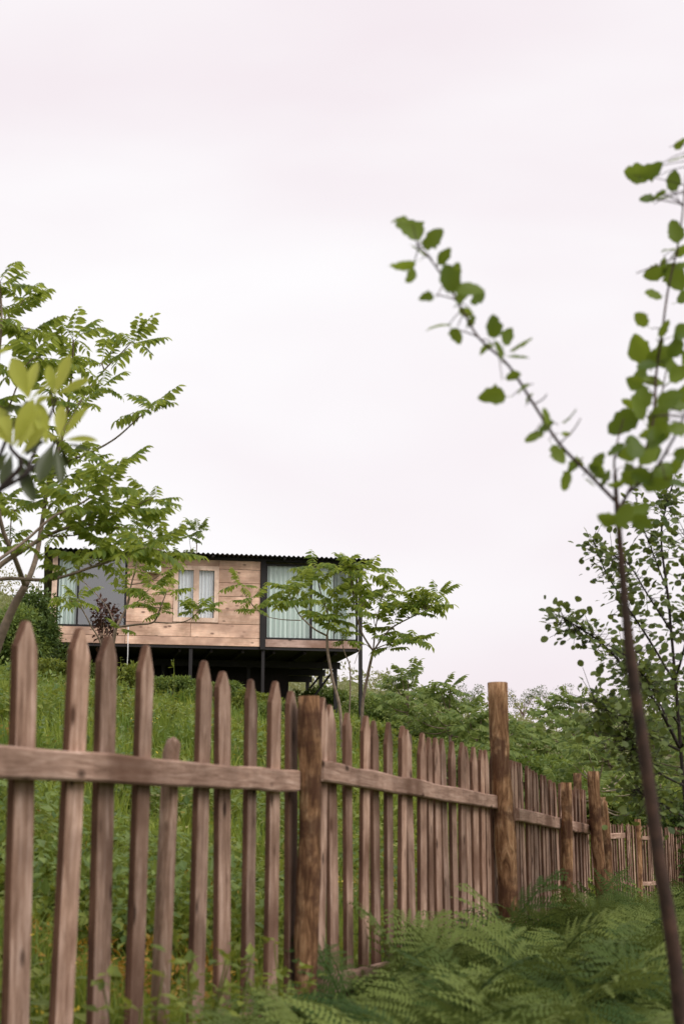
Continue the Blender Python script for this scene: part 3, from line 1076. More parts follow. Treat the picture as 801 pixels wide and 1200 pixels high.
# ---- tree by the left end of the fence
D1 = 12.0
br = [
    ([(-70, 1000, D1), (-42, 880, D1), (-4, 762, D1), (14, 716, D1), (30, 687, D1)], .065, .042),
    ([(30, 687, D1), (42, 655, D1 + .2), (50, 610, D1 + .4), (58, 560, D1 + .5), (75, 505, D1 + .5), (84, 440, D1 + .3), (86, 398, D1 + .2)], .034, .010),
    ([(30, 687, D1), (18, 655, D1 - .2), (2, 615, D1 - .4), (-10, 540, D1 - .6), (-4, 450, D1 - .5), (2, 380, D1 - .5), (0, 330, D1 - .4)], .030, .010),
    ([(-25, 690, D1 - .6), (0, 663, D1 - .6), (30, 643, D1 - .5), (55, 628, D1 - .4), (95, 612, D1 - .3), (135, 600, D1 - .3)], .034, .012),
    ([(-30, 672, D1 - 1), (0, 655, D1 - 1), (32, 632, D1 - .9), (62, 606, D1 - .9), (95, 590, D1 - .8), (122, 572, D1 - .8)], .020, .008),
    ([(-30, 684, D1 - .3), (10, 678, D1 - .4), (60, 679, D1 - .5), (110, 664, D1 - .6), (148, 651, D1 - .7), (172, 641, D1 - .8)], .024, .008),
    ([(58, 560, D1 + .5), (80, 541, D1 + .2), (105, 531, D1), (135, 514, D1 - .1), (160, 492, D1 - .2), (177, 477, D1 - .2)], .016, .006),
    ([(75, 505, D1 + .5), (100, 462, D1 + .7), (122, 434, D1 + .8), (140, 416, D1 + .9), (155, 400, D1 + .9)], .014, .006),
    ([(62, 545, D1 + .5), (78, 487, D1 - .2), (97, 470, D1 - .3)], .012, .006),
    ([(95, 612, D1 - .3), (140, 598, D1 - .1), (160, 592, D1), (182, 582, D1)], .010, .005),
    ([(18, 655, D1 - .2), (12, 640, D1 + .4), (14, 600, D1 + .5)], .012, .006),
    ([(-10, 540, D1 - .6), (10, 480, D1 - .6), (30, 430, D1 - .6), (45, 418, D1 - .6)], .012, .006),
]
cl = [(86, 396, D1 + .2, 8), (86, 425, D1 + .2, 6, .9), (155, 400, D1 + .9, 8), (178, 476, D1 - .2, 8, .85), (97, 470, D1 - .3, 7), (120, 450, D1 + .5, 5, .9),
      (125, 568, D1 - .8, 7), (182, 582, D1, 7, .9), (135, 600, D1 - .3, 7), (172, 641, D1 - .8, 8, .95), (148, 648, D1 - .7, 7), (110, 655, D1 - .6, 7),
      (0, 330, D1 - .4, 8, 1.1), (5, 372, D1 - .5, 8, 1.1), (45, 418, D1 - .6, 7), (14, 432, D1 - .6, 7), (-10, 470, D1 - .5, 7), (35, 385, D1 - .2, 6),
      (50, 500, D1 + .5, 6), (100, 535, D1, 6, .8), (70, 560, D1 + .4, 7), (95, 588, D1 - .8, 7), (60, 590, D1 + .3, 7), (20, 595, D1 + .5, 7, .8), (0, 590, D1 - .2, 5, .9),
      (14, 630, D1 + .4, 5, .7), (80, 620, D1 - .4, 7), (105, 625, D1 - .3, 5), (150, 618, D1 - .2, 6), (182, 630, D1 + .3, 5), (125, 640, D1 - .5, 5), (85, 665, D1 - .4, 5, .7), (40, 640, D1 - .5, 5, .8), (195, 640, D1 - .4, 6, .85), (75, 535, D1 + .5, 6), (118, 425, D1 + .8, 5), (60, 455, D1 + .3, 6), (30, 350, D1 - .3, 6), (140, 545, D1 - .5, 5, .8)]
authored_tree('pinnate_tree', 'feathery-leaved tree reaching over the cabin from the left, its crown against the sky', (-70, 1000, D1), br, cl, M['bark'], PIN, .37, 3, rad=.78)

# ---- young tree in front of the cabin's left bay
D2 = 21.0
br = [
    ([(122, 1010, D2), (124, 880, D2), (128, 790, D2), (136, 735, D2)], .040, .030),
    ([(136, 735, D2), (148, 712, D2 + .2), (154, 685, D2 + .3), (162, 655, D2 + .3)], .024, .010),
    ([(136, 735, D2), (160, 732, D2 - .3), (180, 729, D2 - .4), (188, 712, D2 - .5), (196, 692, D2 - .5)], .022, .008),
    ([(180, 729, D2 - .4), (205, 730, D2 - .6), (222, 726, D2 - .7), (235, 714, D2 - .8)], .013, .006),
    ([(124, 880, D2), (121, 768, D2 - .5), (106, 732, D2 - .8), (93, 708, D2 - 1)], .020, .008),
    ([(136, 735, D2), (126, 712, D2 + .4), (112, 695, D2 + .6), (92, 676, D2 + .6)], .014, .006),
]
cl = [(160, 668, D2 + .3), (175, 690, D2), (196, 690, D2 - .5), (190, 672, D2, 5), (235, 711, D2 - .8), (228, 716, D2 - .7, 5), (172, 708, D2 - .3, 6, .8), (188, 716, D2 - .4, 6, .8),
      (150, 690, D2 + .3, 6), (92, 702, D2 - 1, 6), (80, 700, D2 - .9, 6), (180, 655, D2 + .2, 5), (142, 735, D2 - .2, 4, .7), (165, 645, D2 + .3, 5)]
authored_tree('pinnate_tree', 'slender young tree growing in front of the cabin\'s left glazed bay and small window', (122, 1010, D2), br, cl, M['bark'], PIN, .36, 5, rad=.85)

# ---- tree at the cabin's right corner
D3 = 26.0
br = [
    ([(402, 930, D3), (399, 838, D3), (390, 798, D3), (384, 765, D3), (383, 745, D3)], .042, .030),
    ([(383, 745, D3), (368, 737, D3 - .2), (352, 722, D3 - .4), (345, 710, D3 - .5)], .024, .010),
    ([(352, 727, D3 - .3), (330, 726, D3 - .6), (312, 722, D3 - .8), (301, 714, D3 - .9)], .012, .006),
    ([(383, 745, D3), (385, 725, D3 + .2), (376, 695, D3 + .3), (369, 668, D3 + .3)], .020, .008),
    ([(430, 950, D3 + .5), (424, 842, D3 + .5), (430, 795, D3 + .5), (437, 763, D3 + .5)], .045, .032),
    ([(437, 763, D3 + .5), (424, 742, D3 + .4), (416, 715, D3 + .2), (412, 685, D3 + .1), (410, 665, D3)], .024, .009),
    ([(437, 763, D3 + .5), (440, 735, D3 + .7), (446, 705, D3 + .9), (450, 680, D3 + 1)], .020, .008),
    ([(437, 763, D3 + .5), (456, 738, D3 + .3), (480, 724, D3 + .2), (500, 714, D3 + .1), (511, 698, D3)], .022, .008),
    ([(440, 760, D3 + .5), (462, 752, D3), (485, 748, D3 - .3)], .014, .006),
    ([(404, 930, D3 + .2), (409, 838, D3 + .2), (410, 785, D3 + .1), (404, 766, D3), (400, 752, D3)], .022, .010),
    ([(437, 763, D3 + .5), (425, 755, D3 - .2), (415, 778, D3 - .3)], .010, .006),
]
cl = [(338, 688, D3 - .5), (345, 704, D3 - .5), (330, 700, D3 - .6, 6), (300, 712, D3 - .9, 5, .8), (283, 684, D3 - .9, 6, .8), (295, 700, D3 - .9, 5, .8),
      (368, 662, D3 + .3), (372, 678, D3 + .3, 6), (388, 700, D3 + .2), (385, 722, D3 + .1), (400, 720, D3), (396, 738, D3 - .1), (405, 750, D3, 6, .8),
      (408, 662, D3), (420, 672, D3 + .1), (398, 668, D3, 6), (430, 668, D3 + .3, 6), (413, 690, D3 + .1), (450, 672, D3 + 1, 7, .9), (455, 690, D3 + .9, 6, .9), (444, 703, D3 + .8, 6, .9), (440, 718, D3 + .7, 6), (428, 700, D3 + .4, 6),
      (512, 697, D3, 7, .95), (498, 706, D3 + .1), (485, 704, D3 + .2), (475, 712, D3 + .2), (465, 718, D3 + .3, 6), (490, 718, D3, 6, .9), (460, 735, D3 + .3, 6), (486, 746, D3 - .3, 6, .95), (470, 750, D3, 6, .9), (455, 758, D3 + .2, 6, .8), (442, 745, D3 + .6, 5, .8), (352, 690, D3 - .2, 6), (412, 705, D3 - .1, 6)]
authored_tree('pinnate_tree', 'multi-stemmed young tree standing before the cabin\'s right corner post', (415, 940, D3), br, cl, M['bark'], PIN, .50, 9, rad=.8)

# ---- generic young pinnate trees further back
def joined_leaves(meshes, transforms):
    Vs, Fs = [], []
    n = 0
    out_F3, out_F4 = [], []
    for (me, mtx) in transforms:
        co = np.empty(len(me.vertices) * 3, dtype=np.float32)
        me.vertices.foreach_get('co', co)
        co = co.reshape(-1, 3)
        A = np.array(mtx)
        Vs.append(co @ A[:3, :3].T + A[:3, 3])
        key = me.name
        if key not in FCACHE:
            f3 = [tuple(p.vertices) for p in me.polygons if len(p.vertices) == 3]
            f4 = [tuple(p.vertices) for p in me.polygons if len(p.vertices) == 4]
            FCACHE[key] = (np.array(f3, dtype=np.int64).reshape(-1, 3), np.array(f4, dtype=np.int64).reshape(-1, 4))
        f3, f4 = FCACHE[key]
        out_F3.append(f3 + n)
        out_F4.append(f4 + n)
        n += len(co)
    return np.concatenate(Vs), [np.concatenate(out_F3), np.concatenate(out_F4)]
FCACHE = {}

def young_tree(label, px, py_top, d, nstem, spread, size, seed, group=None, mat='pinnate_far', bark='bark', n_clusters=10, bottom=None):
    rr = random.Random(seed)
    top = at(px, py_top, d)
    gzv = gz(top.x, top.y)
    root = empty('young_tree', (top.x, top.y, gzv))
    tag(root, label, 'tree', group)
    H = top.z - gzv
    b = Build()
    tr = []
    b.tube([(0, 0, -.2), (.03, 0, H * .25), (rr.uniform(-.1, .1), rr.uniform(-.1, .1), H * .5)], [.05, .042, .032], 7)
    fork = Vector(b.V[-4])
    fork = Vector((fork.x, fork.y, H * .48))
    for i in range(n_clusters):
        a = 6.28 * i / n_clusters * 1.9 + rr.uniform(-.4, .4)
        f = (i + .5) / n_clusters
        rad = spread * math.sqrt(max(.05, math.sin(math.pi * (.18 + .75 * f)))) * rr.uniform(.45, 1.0)
        zc = H * (.5 + .5 * f) - (.0 if f > .85 else rr.uniform(0, .12) * H)
        pos = Vector((math.cos(a) * rad * (1 - .6 * f ** 3), math.sin(a) * rad * (1 - .6 * f ** 3), zc))
        q = fork.lerp(Vector((0, 0, H * .9)), f * .55)
        b.tube(spline([q, q.lerp(pos, .5) + Vector((0, 0, -.06)), pos], 3), np.linspace(.018, .006, 7), 5)
        n = rr.randint(6, 8)
        a0 = rr.uniform(0, 6.28)
        for j in range(n):
            aa = a0 + 6.28 * j / n + rr.uniform(-.25, .25)
            el = rr.uniform(-.3, 1.0)
            dd = Vector((math.cos(aa) * math.cos(el), math.sin(aa) * math.cos(el), math.sin(el)))
            y = Vector((0, 0, 1)).cross(dd).normalized()
            mtx = Matrix((dd, y, dd.cross(y))).transposed().to_4x4() @ Matrix.Scale(size * rr.uniform(.7, 1.1), 4)
            mtx.translation = pos + Vector((0, 0, rr.uniform(-.08, .02)))
            tr.append((rr.choice(PINF), mtx))
    b.obj('trunk', M[bark], root, True)
    V, Fs = joined_leaves(PINF, tr)
    link('crown', np_mesh('crown', V, Fs, M[mat]), root)
    return root

GT = 'young feathery trees behind the fence'
young_tree('upright young feathery tree just right of the cabin\'s multi-stemmed tree', 478, 788, 31, 1, .75, .46, 11, GT, n_clusters=13)
young_tree('young feathery tree with spreading top just left of the tallest log post', 526, 803, 29, 1, .95, .48, 12, GT, n_clusters=14)
young_tree('low broad feathery tree touching the left edge of the tallest log post', 560, 838, 26, 1, .9, .5, 13, GT, n_clusters=12)
young_tree('feathery tree whose crown peeks out just right of the tallest log post', 622, 846, 30, 1, 1.0, .5, 14, GT, n_clusters=14)
young_tree('tall leafy tree rising above the paired corner posts against the far hill', 672, 818, 34, 1, 1.5, .52, 15, GT, n_clusters=20)
young_tree('leafy tree between the paired corner posts and the round-leaved tree', 712, 832, 30, 1, 1.2, .5, 16, GT, n_clusters=18)
young_tree('small forked tree with bare pale stem directly behind the paired corner posts', 700, 868, 22, 1, 1.1, .42, 17, GT, bark='bark_pale', n_clusters=14)
young_tree('leafy tree filling the gap behind the round-leaved tree', 765, 800, 32, 1, 1.6, .52, 18, GT, n_clusters=22)
young_tree('leafy tree over the end of the distant low fence', 815, 815, 27, 1, 1.3, .5, 19, GT, n_clusters=18)
young_tree('feathery tree whose top shows above the cabin roof', 232, 618, 53, 1, 1.7, .62, 21, None, n_clusters=20)
young_tree('leafy tree rising behind the cabin roof\'s left end', 178, 606, 54, 1, 1.6, .62, 22, None, n_clusters=18)

# ------------------------------------------------------------------ leaf clouds: shrubs, weeds
LT = np.array([(0, 0, 0), (.42, .26, .05), (.42, 0, -.02), (.42, -.26, .05), (1, 0, -.08)], dtype=float)
LF = np.array([(0, 2, 1), (0, 3, 2), (1, 2, 4), (2, 3, 4)])
def rdir(n, zmin=-1.0):
    v = rng.normal(size=(n, 3))
    v /= np.linalg.norm(v, axis=1, keepdims=True)
    if zmin > -1:
        v[:, 2] = np.maximum(v[:, 2], zmin)
    return v
def leaf_cloud(centres, radii, per, size, shell=0.35):
    """leaves through a set of blobs; centres (k,3), radii (k,3)"""
    C = np.repeat(np.asarray(centres, float), per, axis=0)
    Rr = np.repeat(np.asarray(radii, float), per, axis=0)
    n = len(C)
    d = rdir(n)
    f = (shell + (1 - shell) * rng.random(n)) ** .7
    pos = C + d * Rr * f[:, None]
    o = d + rng.normal(size=(n, 3)) * .7 + np.array([0, 0, -.1])
    up = np.tile([0, 0, 1.0], (n, 1)) + rng.normal(size=(n, 3)) * .45
    return scatter(LT, LF, pos, frames(o, up), size * rng.uniform(.6, 1.25, n))
def shrub(name, label, x, y_top, d, w, depth, mat, leaf, seed, nblob=14, per=170, group=None, cat='shrub', hmin=.1):
    rr = np.random.default_rng(seed)
    top = at(x, y_top, d)
    g = gz(top.x, top.y)
    H = max(.25, top.z - g)
    root = empty(name, (top.x, top.y, g))
    tag(root, label, cat, group)
    f = rr.random(nblob)
    zz = hmin + (.92 - hmin) * f
    taper = np.sqrt(1 - (zz - .25) ** 2 * 1.3)
    a = rr.random(nblob) * 6.28
    q = np.sqrt(rr.random(nblob)) * .75
    C = np.c_[np.cos(a) * q * w / 2 * taper, np.sin(a) * q * depth / 2 * taper, zz * H * .9]
    rad = np.c_[np.full(nblob, w * .2), np.full(nblob, depth * .2), np.full(nblob, H * .17)] * rr.uniform(.7, 1.3, (nblob, 1))
    b = Build()
    for c in C[:8]:
        b.tube(spline([(0, 0, -.1), (c[0] * .3, c[1] * .3, c[2] * .5), tuple(c)], 3), np.linspace(.022, .006, 7), 5)
    b.obj('stem', M['bark'], root, True)
    V, F = leaf_cloud(C, rad, per, leaf)
    link('crown', np_mesh('crown', V, [F], M[mat]), root)
    return root

shrub('leafy_shrub', 'dense dark green shrub hugging the cabin\'s left corner board', 42, 690, 38.5, 2.2, 2.2, 'shrub_dark', .13, 1, 30, 330)
shrub('leafy_shrub', 'loose green shrub behind the feathery tree\'s leaning trunk', 8, 705, 37, 2.4, 2.2, 'shrub', .13, 2, 30, 300)
shrub('leafy_shrub', 'green bush in the shade below the cabin\'s left bay', 95, 765, 38, 1.5, 1.2, 'shrub', .10, 3, 14, 220)
shrub('leafy_shrub', 'bright weedy bush at the edge of the dark space under the cabin', 200, 792, 37.5, 1.7, 1.2, 'shrub', .09, 4, 14, 200)
shrub('leafy_shrub', 'spreading green bush in front of the stilts under the small window', 255, 798, 37.0, 1.9, 1.2, 'shrub', .09, 5, 16, 200)
shrub('leafy_shrub', 'low bush behind the pickets left of the dark round post', 318, 822, 35.5, 1.6, 1.2, 'shrub', .09, 6, 14, 200)
shrub('leafy_shrub', 'leafy bush under the cabin\'s right edge beside the pale tree stems', 372, 806, 46, 2.6, 1.8, 'shrub', .13, 7, 22, 240)
shrub('leafy_shrub', 'rounded green bush between the corner post and the upright young tree', 447, 812, 44, 2.6, 2.0, 'shrub', .13, 8, 22, 240)
shrub('red_leaved_shrub', 'dark red-leaved shrub in front of the cabin\'s left glass door', 122, 697, 37.6, 1.25, 1.0, 'red_leaf', .13, 9, 12, 50, hmin=.66)
shrub('leafy_shrub', 'soft green bush in front of the far hill, left of the tallest log post', 505, 842, 36, 3.0, 2.2, 'shrub', .13, 10, 24, 220)
shrub('leafy_shrub', 'green bush filling the view just right of the tallest log post', 628, 880, 26, 2.2, 1.8, 'shrub', .11, 11, 22, 240)
shrub('leafy_shrub', 'yellow-green bush behind the paired corner posts', 690, 905, 27, 2.4, 2.0, 'weed', .11, 12, 22, 220)
shrub('leafy_shrub', 'yellow-green undergrowth bush above the distant low fence', 745, 915, 26, 2.4, 2.0, 'weed', .11, 13, 22, 220)
shrub('leafy_shrub', 'dark undergrowth bush at the foot of the round-leaved tree', 800, 905, 22, 1.8, 1.6, 'shrub_dark', .10, 14, 20, 240)
shrub('leafy_shrub', 'bush behind the pickets between dark post and upright young tree', 430, 850, 34, 2.2, 1.8, 'weed', .11, 15, 18, 220)
shrub('leafy_shrub', 'low pale bush behind the picket tips left of the tallest log post', 545, 872, 24, 2.0, 1.6, 'shrub', .10, 16, 18, 220)

shrub('leafy_shrub', 'tall weedy bush directly below the white drain pipe', 152, 776, 36.5, 1.3, 1.0, 'weed', .10, 17, 14, 170)
shrub('leafy_shrub', 'weedy bush in front of the stilt below the cabin\'s dark steel column', 296, 806, 36.5, 1.5, 1.1, 'weed', .09, 18, 14, 170)
shrub('leafy_shrub', 'low green bush below the dark left shrub at the cabin\'s corner', 62, 772, 35.5, 1.6, 1.2, 'weed', .10, 19, 14, 170)
shrub('leafy_shrub', 'weedy clump on the slope above the short round stake', 224, 838, 25, 1.0, .8, 'weed', .08, 23, 12, 140)

# ---- scrub covering the far slope
n = 300
az = np.radians(rng.uniform(-17, 24, n))
r = rng.uniform(56, 112, n)
cx, cy = r * np.sin(az), r * np.cos(az)
keep = ~(((np.abs(cx / cy - .125) < .045) & (cy > 88)) | ((cx < 1.5) & (cx > -12) & (cy < 60)))
cx, cy = cx[keep], cy[keep]
cz = ground(cx, cy)
sz = rng.uniform(.4, 1.0, len(cx)) ** 1.5 * 1.7 + .1
C = np.c_[cx, cy, cz + sz * .45]
V, F = leaf_cloud(C, np.c_[sz * 1.2, sz * 1.2, sz * .85], 190, .28, .5)
o = link('hillside_scrub', np_mesh('hillside_scrub', V, [F], M['scrub']))
o['kind'] = 'stuff'
tag(o, 'soft green scrub covering the far hillside beyond the cabin', 'scrub')

# scrub added on the unseen bank behind the camera to darken the near fence
n = 130
cx, cy = rng.uniform(-24, 24, n), -rng.uniform(5.5, 13, n)
sz = rng.uniform(.7, 1.5, n)
V, F = leaf_cloud(np.c_[cx, cy, ground(cx, cy) + sz * .7], np.c_[sz, sz, sz * 1.3], 110, .26, .5)
o = link('shade_bank_scrub', np_mesh('shade_bank_scrub', V, [F], M['shrub_dark']))
o['kind'] = 'stuff'
tag(o, 'dark green scrub added out of view behind the camera to shade the near fence', 'scrub')

# small far trees on the ridge
for i, (x, y, lab) in enumerate([(612, 822, 'tiny bare-looking tree on the ridge just right of the tallest log post'), (548, 815, 'tiny thin tree on the ridge just left of the tallest log post'), (650, 818, 'tiny rounded tree on the ridge above the brown clearing')]):
    p = at(x, y, 106)
    g = gz(p.x, p.y)
    root = empty('ridge_tree', (p.x, p.y, g))
    tag(root, lab, 'tree')
    H = max(1.2, p.z - g + .6)
    b = Build()
    cs = []
    b.tube([(0, 0, -.2), (0, 0, H * .5)], [.06, .04], 6)
    for k in range(12):
        a = k * 2.4
        e = Vector((math.cos(a) * H * .35, math.sin(a) * H * .35, H * random.uniform(.6, 1)))
        b.tube([(0, 0, H * random.uniform(.3, .5)), e * .6 + Vector((0, 0, H * .2)), e], [.03, .02, .01], 5)
        cs.append(e)
    b.obj('trunk', M['bark'], root)
    V, F = leaf_cloud(cs, np.full((12, 3), H * .15), 110, .12)
    link('crown', np_mesh('crown', V, [F], M['shrub_dark']), root)

# ------------------------------------------------------------------ grass on the slope
def behind(x, y):
    return (x - P0.x) * FN.x + (y - P0.y) * FN.y
BT = np.array([(0, -.5, 0), (0, .5, 0), (.16, -.36, .55), (.16, .36, .55), (.52, 0, 1.0)], dtype=float)
BF4 = np.array([(0, 1, 3, 2)])
BF3 = np.array([(2, 3, 4)])
def blades(x, y, h, w, name, mat, lean=.5):
    n = len(x)
    z = ground(x, y) - .02
    a = rng.random(n) * 6.283
    ca, sa = np.cos(a), np.sin(a)
    T = BT[None] * np.stack([h * rng.uniform(.3, lean * 2, n), w, h], 1)[:, None, :]
    Vx = ca[:, None] * T[..., 0] - sa[:, None] * T[..., 1] + x[:, None]
    Vy = sa[:, None] * T[..., 0] + ca[:, None] * T[..., 1] + y[:, None]
    Vz = T[..., 2] + z[:, None]
    V = np.stack([Vx, Vy, Vz], -1).reshape(-1, 3)
    o4 = (BF4[None] + (np.arange(n) * 5)[:, None, None]).reshape(-1, 4)
    o3 = (BF3[None] + (np.arange(n) * 5)[:, None, None]).reshape(-1, 3)
    return link(name, np_mesh(name, V, [o4, o3], mat))
n = 150000
d = 3.6 * (46 / 3.6) ** rng.random(n)
az = rng.uniform(-20, 16, n)
x = d * np.tan(np.radians(az))
y = d
k = behind(x, y) > .06
loc = np.array((HFR + HU * (-UW / 2) + HW * (HD / 2)).xy)
hu_ = (x - HFR.x) * HU.x + (y - HFR.y) * HU.y
hw_ = (x - HFR.x) * HW.x + (y - HFR.y) * HW.y
k &= ~((hu_ > -UW) & (hu_ < 0) & (hw_ > .8) & (hw_ < HD))
clump = .6 * np.sin(x * 1.9 + 1.3 * np.sin(y * .8)) * np.sin(y * 1.4 + x * .7) + .5 * np.sin(x * 4.3 + 2 * np.sin(y * 2.1)) * np.sin(y * 3.7 - x * 1.9)
k &= rng.random(n) < .55 + .45 * (clump > -.2)
x, y, d, clump = x[k], y[k], d[k], clump[k]
h = rng.uniform(.08, .24, len(x)) * (1 + .95 * np.clip(clump, -.6, 1)) * (1 + d * .012)
w = .007 + .0011 * d
o = blades(x, y, h, w, 'meadow_grass', M['grass'])
o['kind'] = 'stuff'
tag(o, 'short bright green grass covering the slope below the cabin', 'grass')

# broad-leaved weeds among the grass
def weed_field(name, label, cat, mat, n, size, dmin, dmax, az0, az1, test, hgt=(.02, .28), leaves=9, seed=0, spread=.12):
    d = dmin * (dmax / dmin) ** rng.random(n)
    a = rng.uniform(az0, az1, n)
    x = d * np.tan(np.radians(a))
    y = d
    k = test(x, y)
    x, y, d = x[k], y[k], d[k]
    n = len(x)
    X = np.repeat(x, leaves) + rng.normal(size=n * leaves) * spread
    Y = np.repeat(y, leaves) + rng.normal(size=n * leaves) * spread
    Z = ground(X, Y) + rng.uniform(hgt[0], hgt[1], n * leaves)
    dd = rdir(n * leaves, -.2)
    up = np.tile([0, 0, 1.0], (n * leaves, 1)) + rng.normal(size=(n * leaves, 3)) * .3
    V, F = scatter(LT, LF, np.c_[X, Y, Z], frames(dd, up), np.repeat(size * (.7 + d * .03), leaves) * rng.uniform(.6, 1.3, n * leaves))
    o = link(name, np_mesh(name, V, [F], M[mat]))
    o['kind'] = 'stuff'
    tag(o, label, cat)
    return o
def not_house(x, y):
    u = (x - HFR.x) * HU.x + (y - HFR.y) * HU.y
    w = (x - HFR.x) * HW.x + (y - HFR.y) * HW.y
    return ~((u > -UW - .1) & (u < .1) & (w > .6) & (w < HD))
def noise2(x, y, s):
    return np.sin(x * s + 1.7 * np.sin(y * s * .6 + 1)) * np.cos(y * s * .9 - .8 * np.sin(x * s * .5))
weed_field('weeds', 'broad-leaved green weeds scattered through the slope grass', 'weeds', 'weed', 11000, .088, 4.3, 44, -20, 17, lambda x, y: (behind(x, y) > .12) & not_house(x, y) & (noise2(x, y, 1.1) > -.15))
weed_field('tall_weeds', 'darker clumps of tall leafy weeds breaking up the slope grass', 'weeds', 'shrub', 5200, .085, 7, 39, -20, 14, lambda x, y: (behind(x, y) > .8) & not_house(x, y) & (noise2(x + 5, y + 1, .75) + .5 * noise2(x, y + 4, 2.3) > .45), (.03, .50), 12, spread=.16)
weed_field('pale_weeds', 'pale yellowish dry weeds in patches on the slope', 'weeds', 'dry_weed', 2600, .06, 6, 38, -20, 12, lambda x, y: (behind(x, y) > .6) & not_house(x, y) & (noise2(x - 7, y + 6, 1.0) > .4), (.05, .34), 7, spread=.12)
weed_field('rusty_weeds', 'patches of rusty orange leaves low behind the pickets', 'weeds', 'rust_weed', 3000, .05, 5.2, 16, -14, 2, lambda x, y: (behind(x, y) > .5) & (noise2(x + 3, y, 1.6) > .45), (.01, .22), 6)
weed_field('yellow_flowers', 'small yellow flowers dotted through the slope grass', 'flowers', 'flower', 900, .03, 4.8, 36, -18, 8, lambda x, y: (behind(x, y) > .3) & not_house(x, y) & (noise2(x + 9, y + 2, 1.3) > .2), (.12, .32), 4, spread=.05)
weed_field('undergrowth', 'mixed leafy undergrowth between the fence end and the far trees', 'undergrowth', 'weed', 4200, .085, 14, 52, 2, 22, lambda x, y: ((behind(x, y) > .4) | (y > 22.5)) & (noise2(x, y, .5) > -.25), (.03, .42), 9, spread=.22)

# tall seed stalks standing in the slope grass
def weed_stalk(x, y, d, top, label):
    p = at(x, y, d)
    p.z = gz(p.x, p.y)
    tp = at(x + random.uniform(-6, 6), top, d)
    root = empty('tall_weed', p)
    tag(root, label, 'weed')
    b = Build()
    H = tp.z - p.z
    b.tube(spline([(0, 0, -.05), ((tp.x - p.x) * .4 + .03, 0, H * .5), (tp.x - p.x, 0, H)], 4), np.linspace(.008, .003, 9), 5)
    b.obj('stem', M['weed'], root)
    k = 26
    f = rng.uniform(.15, 1.0, k)
    pos = np.c_[(tp.x - p.x) * f, np.zeros(k), H * f]
    V, F = scatter(LT, LF, pos, frames(rdir(k, 0.0), np.tile([0, 0, 1.0], (k, 1)) + rng.normal(size=(k, 3)) * .2), (.18 - .10 * f) * rng.uniform(.7, 1.2, k))
    link('leaves', np_mesh('leaves', V, [F], M['weed']), root)
weed_stalk(200, 850, 20, 772, 'tall thin weed in front of the dark space under the cabin')
weed_stalk(145, 850, 24, 770, 'tall thin weed beside the white drain pipe')
weed_stalk(262, 880, 16, 838, 'tall weed between two pickets above the short round stake')

# ------------------------------------------------------------------ ferns
def fern_mesh(seed, npin=15):
    """bracken frond: comb of feathered pinnae along an arching stalk"""
    rr = random.Random(seed)
    V, F = [], []
    arch = rr.uniform(.35, .8)
    side = rr.uniform(-.12, .12)
    def pt(s):
        return Vector((s * (1 - .18 * s), side * s * s, .55 * s - arch * s * s))
    b = Build()
    b.tube([pt(i / 8) for i in range(9)], [.008 - .006 * i / 8 for i in range(9)], 4, False)
    V += b.V
    F += b.F
    for i in range(npin):
        f = i / (npin - 1)
        s = .26 + .72 * f ** .95
        p = pt(s)
        tg = (pt(min(1, s + .02)) - pt(s - .02)).normalized()
        lat0 = Vector((0, 0, 1)).cross(tg).normalized()
        L_ = (.37 * (1 - f) ** .8 + .025) * (.82 if i == 0 else 1)
        for sd in (-1, 1):
            d = (tg * rr.uniform(.38, .6) + lat0 * sd + Vector((0, 0, rr.uniform(-.22, .22)))).normalized()
            up = d.cross(tg)
            up = (up * (1 if up.z > 0 else -1)).normalized()
            up = (up + d.cross(up) * rr.uniform(-.35, .35)).normalized()
            inner = up.cross(d).normalized()
            ln0 = L_ * rr.uniform(.85, 1.1)
            sag = rr.uniform(.1, .35)
            m_ = max(4, int(17 * L_ / .37))
            hw = .034 * (L_ / .37) ** .45
            def c_(q):
                return p + d * (ln0 * q) - Vector((0, 0, sag * ln0 * q * q))
            for j in range(m_):
                q = (j + .3) / m_
                a, e2 = c_(q), c_(min(1, q + .85 / m_))
                l2 = hw * (1 - q) ** .55 * rr.uniform(.8, 1.15) + .004
                for e in (-1, 1):
                    n0 = len(V)
                    tip = a + inner * (e * l2) + d * (l2 * .55) + up * (l2 * rr.uniform(-.25, .1))
                    V.extend([tuple(a), tuple(tip), tuple(e2)])
                    F.append((n0, n0 + 1, n0 + 2) if e < 0 else (n0, n0 + 2, n0 + 1))
    return make_mesh('frond', V, F, M['fern'])
FERN = [fern_mesh(i) for i in range(9)]

